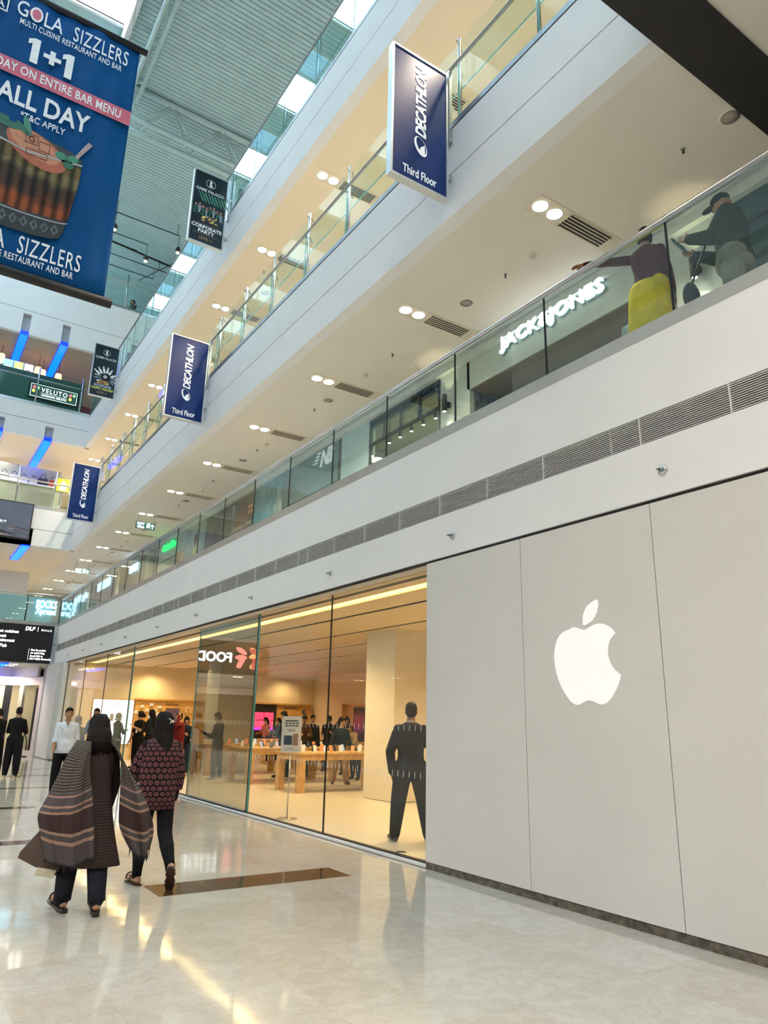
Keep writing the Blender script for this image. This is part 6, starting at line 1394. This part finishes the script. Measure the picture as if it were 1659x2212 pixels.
for y in (28.9, 33.4, 39.2): sbox('trim_front_pillar', SXW-.2, SXW+.1, y-.2, y+.2, L1, 8.02, mat('pillar_cream', (.62,.62,.50), rough=.6))
# glowing name on the far first-floor wall, its colour carrying the glass's teal reflection
t = thing('shop_sign', 'pale blue lit stacked letters on the wall with the bridge glass teal reflection painted on', 'shop sign', (4.0, 33.48, 5.8))
sx_ = 3.98
text('lettering', 'SOCKS', M_halo, t, (4.92, 33.46, 6.08), X3, Z3, .50, ext=.02, bold=.035, w=.82, h=.34); text('lettering', 'Xpress!', M_halo, t, (4.92, 33.46, 5.74), X3, Z3, .42, ext=.02, bold=.03, w=.82, h=.36)
sbox('wall_far_first_jamb', 5.2, 5.45, 33.45, 33.75, L1, 6.3, mat('jamb_steel', (.3,.3,.3))); sbox('wall_far_first_back.001', 4.15, 5.3, 33.5, 33.7, L1, 6.35, MATS['teal_reflection_wall'])

# ---------------------------------------------------------------- far third floor: green kiosk with lit name, lamps, small posters
KY = 33.2; M_kgreen = mat('kiosk_green', (.015,.10,.08), rough=.4)
t = thing('ice_cream_kiosk', 'dark green ice cream kiosk with a lit framed name on the far third floor', 'kiosk', (1.0, KY+.6, 14.3))
MB().box(-3.2, 4.9, KY, KY+1.2, 13.67, 15.62).build('counter', M_kgreen, t)
MB().box(2.62, 4.72, KY-.06, KY, 14.42, 15.18).build('sign_frame', M_dark, t); MB().box(2.72, 4.62, KY-.075, KY-.06, 14.52, 15.08).build('sign_face', mat('kiosk_sign', (.02,.06,.05), emit=(.03,.07,.06), es=.3), t)
for a, b, c, d in ((2.70,4.64,14.5,14.52),(2.70,4.64,15.08,15.10),(2.70,2.72,14.5,15.1),(4.62,4.64,14.5,15.1)): MB().box(a, b, KY-.078, KY-.06, c, d).build('sign_edge', glow('kiosk_edge', (.5,.8,.65), .9), t)
gk = glow('kiosk_letter', (.85,1.0,.95), 1.5)
text('lettering', 'VELUTO', gk, t, (3.68, KY-.078, 14.88), X3, Z3, .30, ext=.002, sp=1.25, w=1.08, h=.21); text('lettering', 'ARTISANAL GELATO', gk, t, (3.68, KY-.078, 14.63), X3, Z3, .125, ext=.002, bold=.02, sp=1.05, w=1.05, h=.085)
MB().box(3.12, 4.22, KY-.079, KY-.077, 14.715, 14.722).build('sign_rule', gk, t)
for x, z, c in ((2.84,14.94,'r'),(2.83,14.76,'y'),(3.0,14.93,'g'),(4.36,14.92,'r'),(4.51,14.94,'g'),(4.36,14.73,'y')): MB().prism(ell(x, z, .062, .075, 0, 18), (0, KY-.079, 0), X3, Z3, (0,.002,0)).build('scoop_disc', glow('scoop_'+c, {'r':(.9,.12,.18),'y':(.85,.80,.1),'g':(.25,.5,.25)}[c], .8), t)
t.location.x += .18; t.location.z += .63
for k, (x, c, n) in enumerate(((1.88,(.25,.75,.85),'blue and cream'),(2.30,(.45,.80,.15),'bright green'),(2.72,(.55,.62,.70),'brown and blue'))):
    t = thing('counter_poster', '%s lit menu poster standing on the green kiosk counter' % n, 'poster', (x, KY+.5, 16.25))
    MB().box(x-.20, x+.20, KY+.5, KY+.53, 16.25, 16.83).build('poster_board', C_white, t); MB().box(x-.18, x+.18, KY+.495, KY+.5, 16.27, 16.81).build('poster_print', glow('menu_%d' % k, c, .95), t)
    MB().prism(ell(x, 16.43, .13, .10, 0, 16), (0, KY+.492, 0), X3, Z3, (0,.002,0)).build('poster_bowl', glow('menu_bowl_%d' % k, ((.85,.7,.5),(.7,.9,.6),(.35,.2,.15))[k], .8), t)
M_shade = glow('orange_shade', (1.0,.50,.16), 1.7)
for x, y, z, lab in ((4.0,33.9,16.42,'glowing orange drum lamp hanging right of the pale post over the kiosk'),(3.12,33.9,16.50,'glowing orange lamp hanging behind the pale post over the kiosk'),(3.36,34.3,16.60,'glowing orange lamp hanging just right of the pale post, over the kiosk'),(1.58,33.9,16.70,'glowing orange lamp at the left edge over the kiosk')):
    t = thing('pendant_lamp', lab, 'pendant lamp', (x, y, z)); MB().lathe([(.15,z),(.16,z+.06),(.13,z+.36)], c=(x,y,0), seg=16).build('lamp_shade', M_shade, t); MB().tube([(x,y,z+.36),(x,y,17.5)], .01, 6).build('cord', M_black, t); MB().ball((x,y,z), .09, m=0).build('bulb', glow('bulb_warm', (1,.85,.55), 6), t)
light('kiosk_light', 'AREA', (0, 36.5, 17.4), 60, (1.0,.82,.55)).data.size = 4
t = thing('patterned_chair', 'maroon patterned chair back at the corner below the bowling poster', 'chair', (5.4, 33.6, 14.3)); MB().box(5.1, 5.75, 33.5, 33.6, 14.75, 15.35).build('backrest', mat('chair_maroon', (.16,.02,.04), var=.6, vscale=30), t, bevel=.02); MB().box(5.1, 5.75, 33.5, 34.1, 14.68, 14.76).build('seat', MATS['chair_maroon'], t)
for x in (5.14, 5.7):
    for y in (33.54, 34.05): MB().tube([(x,y,14.3),(x,y,14.7)], .02, 8).build('leg', M_black, t)
sp('person with dark hair seated behind the green kiosk counter', 1.7, 3.0, 35.2, 2.6, BLK, DK, z=14.3, vox=.018)
# ---------------------------------------------------------------- far second floor: handbags on a shelf and a yellow light box
t = thing('bag_shelf', 'pale display shelf carrying handbags on the far second floor', 'shelf', (1.5, 35.2, 9.8)); MB().box(-4, 5.0, 35.0, 35.44, 11.65, 11.70).build('shelf_board', C_white, t); MB().box(-4, 5.0, 35.45, 35.55, 9.8, 12.6).build('back_panel', mat('bag_back', (.55,.60,.52)), t); MB().box(-4, 5.0, 35.1, 35.44, 9.8, 11.65).build('base_unit', mat('bag_base', (.30,.34,.24)), t)
bcol = [(.75,.75,.72),(.55,.58,.58),(.03,.04,.06),(.55,.07,.05),(.78,.74,.66),(.05,.04,.04)]
blab = ['white','grey','dark navy','red','cream','black']
for k, (x, c, s_) in enumerate(((2.2,5,1.0),(2.6,1,1.0),(3.0,0,1),(3.4,0,.9),(3.82,4,.9),(4.21,2,1.2),(4.66,3,1.1))):
    z = 11.71; t = thing('handbag', '%s handbag on the far display shelf, %s from its right end' % (blab[c], ['seventh','sixth','fifth','fourth','third','second','first'][k]), 'bag', (x, 35.2, z)); w = .19*s_
    MB().loft([[(x-w,35.1,z),(x+w,35.1,z),(x+w,35.3,z),(x-w,35.3,z)],[(x-w*.85,35.15,z+.30*s_),(x+w*.85,35.15,z+.30*s_),(x+w*.85,35.25,z+.30*s_),(x-w*.85,35.25,z+.30*s_)]], 0, smooth=False).build('bag_body', mat('bag_'+blab[c].replace(' ','_'), bcol[c], rough=.5), t, bevel=.01)
    MB().tube([(x+w*.5*math.cos(a),35.2,z+.30*s_+.17*s_*math.sin(a)) for a in np.linspace(0, PI, 10)], .014, 6).build('bag_handle', mat('bag_black', (.05,.04,.04), rough=.5), t)
t = thing('light_box', 'yellow light box with a pale bag picture near the smallest blue sign', 'light box', (4.98, 34.4, 9.8)); MB().box(4.68, 5.27, 34.35, 34.45, 11.33, 12.0).box(4.93, 5.02, 34.37, 34.43, 9.8, 11.33).build('frame', M_steel_dk, t); MB().box(4.72, 5.23, 34.34, 34.35, 11.37, 11.96).build('display', glow('box_yellow', (1.0,.62,.02), 1.15), t)
MB().prism([(4.82,11.42),(5.14,11.42),(5.12,11.62),(5.04,11.82),(4.96,11.88),(4.88,11.7)], (0,34.338,0), X3, Z3, (0,.002,0)).build('printed_bag', glow('box_cream', (1,.85,.5), .9), t)
light('bag_shop_light', 'AREA', (1, 34.2, 12.7), 60, (1.0,.86,.58)).data.size = 3.5
# ---------------------------------------------------------------- top gallery: black pipes and hanging lamps
mb = MB(); zp = 24.3
t = thing('lamp_pipes', 'thin black pipework under the ribbed roof behind the cocktail banner', 'pipes', (6.5, 33, zp))
for a, b in (((3.6,31.0),(8.0,31.0)), ((5.0,31.0),(5.0,34.5)), ((4.6,32.6),(6.9,32.6)), ((4.4,33.4),(6.6,33.4)), ((4.4,34.4),(9.5,34.4)), ((4.4,35.4),(8.0,35.4)), ((9.0,32.0),(7.4,36.0))): mb.tube([(a[0],a[1],zp),(b[0],b[1],zp)], .022, 6)
mb.tube([(4.2,33.2,zp),(10,33.8,zp-.1)], .05, 8); [mb.tube([(x,y,zp),(x,y,RZ)], .012, 6) for x, y in ((5,31),(7.9,31),(5,34.4),(8,34.4),(8,35.4))]; mb.build('pipe', M_black, t)
for k, (x, y) in enumerate(((5.0,31.0),(8.0,31.0),(5.1,32.6),(6.9,32.6))):
    zl = zp-.95; t = thing('pendant_lamp', 'small bright hanging lamp on the black pipes, %s' % ('upper left','upper right','at the banner edge','lower right')[k], 'pendant lamp', (x, y, zl)); MB().tube([(x,y,zp),(x,y,zl+.3)], .010, 6).build('cord', M_black, t); MB().lathe([(.11,zl),(.115,zl+.18),(.06,zl+.30)], c=(x,y,0), seg=14).build('lamp_shade', mat('lamp_grey', (.05,.05,.05)), t); MB().ball((x,y,zl-.01), .085, .085, .06).build('bulb', MATS['bulb_warm'], t)
# ---------------------------------------------------------------- far ground-floor shop with chamfered corner
M_pink = mat('pink_stone', (.62,.54,.52), rough=.5)
A, B, Cc = (5.10, 32.6), (4.16, 34.3), (-7.0, 34.7)
def strip(name, a, b, z0, z1, m, d=.12):
    u = Vector((b[0]-a[0], b[1]-a[1], 0)); n = Vector((-u.y, u.x, 0)).normalized()*-d
    if n.y < 0: n = -n
    return struct(name, MB().prism([(0,z0),(u.length,z0),(u.length,z1),(0,z1)], (a[0],a[1],0), u.normalized(), (0,0,1), n), m)
strip('wall_corner_header', A, B, 2.72, 3.02, M_pink); strip('wall_corner_header.001', B, Cc, 2.72, 3.02, M_pink)
strip('trim_corner_line', A, B, 3.02, 3.06, mat('rose_trim', (.35,.26,.22)), .2); strip('trim_corner_line.001', B, Cc, 3.02, 3.06, MATS['rose_trim'], .2)
strip('wall_corner_upper', (5.0, 33.6), (4.3, 35.2), 3.06, 3.5, M_white); strip('wall_corner_upper.001', (4.3, 35.2), Cc, 3.06, 3.5, M_white)
strip('window_41', (5.02,32.75), (4.2,34.24), .22, 2.72, G_store, .02); strip('window_42', (3.0,34.35), (-2,34.5), .05, 2.72, G_store, .02)
strip('wall_corner_base', A, B, 0, .22, MATS['pink_stone']); strip('trim_corner_bar', (4.98,32.8), (4.93,32.9), .2, 2.6, M_black); strip('wall_corner_end', A, (5.0,32.78), .2, 2.72, M_pink); strip('wall_corner_post', (4.2,34.25), (3.95,34.32), 0, 2.72, M_dark); strip('wall_corner_post.001', (3.95,34.33), (3.3,34.36), 0, 2.72, M_storewall)
sbox('wall_corner_inner', 3.2, 6.5, 37.3, 37.4, 0, 3.2, mat('boutique_wall', (.66,.57,.47), rough=.7)); sbox('wall_corner_inner.001', -6, 3.2, 38.5, 38.6, 0, 3.2, mat('boutique_wall_dark', (.30,.26,.22), rough=.7)); sbox('ceiling_corner', -6.5, 6.4, 34.9, 38.6, 3.05, 3.1, M_white)
sbox('wall_corner_panel', 4.75, 4.85, 35.0, 36.2, 0, 2.8, mat('lilac_panel', (.66,.58,.62), rough=.6))
light('boutique_light', 'AREA', (4.6, 35.6, 3.0), 42, (1.0,.80,.52)).data.size = 1.4; light('boutique_light', 'AREA', (1.5, 36.6, 3.0), 48, (1.0,.85,.65)).data.size = 2.4
t = thing('shop_sign', 'small white lit letters on the pink header of the far corner shop', 'shop sign', (4.5, 33.6, 2.85)); u = Vector((B[0]-A[0], B[1]-A[1], 0)).normalized()
text('lettering', 'TOO-ICE', M_letter, t, Vector((4.40, 33.82, 2.87))+Vector((-.12,-.07,0)), -u, Z3, .20, ext=.01, bold=.02)
t = thing('red_bag', 'round red bag glowing in the far corner shop window at the left edge', 'bag', (3.55, 35.5, 1.3)); MB().ball((3.2,35.0,1.45), .16, .10, .15).build('bag_body', mat('bag_bright_red', (.65,.02,.02), emit=(.6,.02,.02), es=.3), t); MB().tube([(3.2+.1*math.cos(a),35.0,1.55+.12*math.sin(a)) for a in np.linspace(0,PI,8)], .012, 6).build('bag_handle', M_black, t)
t = thing('blue_script_sign', 'blue lit script inside the far shop at the left edge', 'shop sign', (3.4, 38.4, 2.4)); MB().tube([(2.4+.12*k, 38.4, 2.45+.10*math.sin(k*1.9)) for k in range(12)], .022, 6).build('neon_tube', glow('script_blue', (.15,.3,1.0), 2.0), t)
t = thing('mannequin_stand', 'black upright display stand with a hanging strap outside the far corner shop', 'stand', (4.60, 32.1, 0))
MB().box(4.46, 4.62, 31.95, 32.25, 0, .74).build('stand_body', M_black, t, bevel=.02); MB().box(4.44, 4.80, 31.93, 32.27, 0, .03).build('base_plate', M_black, t)
MB().tube([(4.60,32.1,.74),(4.66,32.1,.82),(4.74,32.1,.60),(4.76,32.1,.22)], .022, 8).ball((4.64,32.1,.82), .04).build('strap', M_dark, t)
# opposite ground-floor shop name, mirrored in the glass
t = thing('shop_sign', 'white lit two-line shop name on the opposite side, mirrored in the shop glass', 'shop sign', (LX, 42.2, 7.0))
text('lettering', 'DANIEL\nWELLINGTON', glow('letter_soft', (.95,1,1), 2.2), t, (LX+.25, 42.2, 7.1), (0,1,0), Z3, .95, ext=.02, bold=.01)

text_to_mesh()
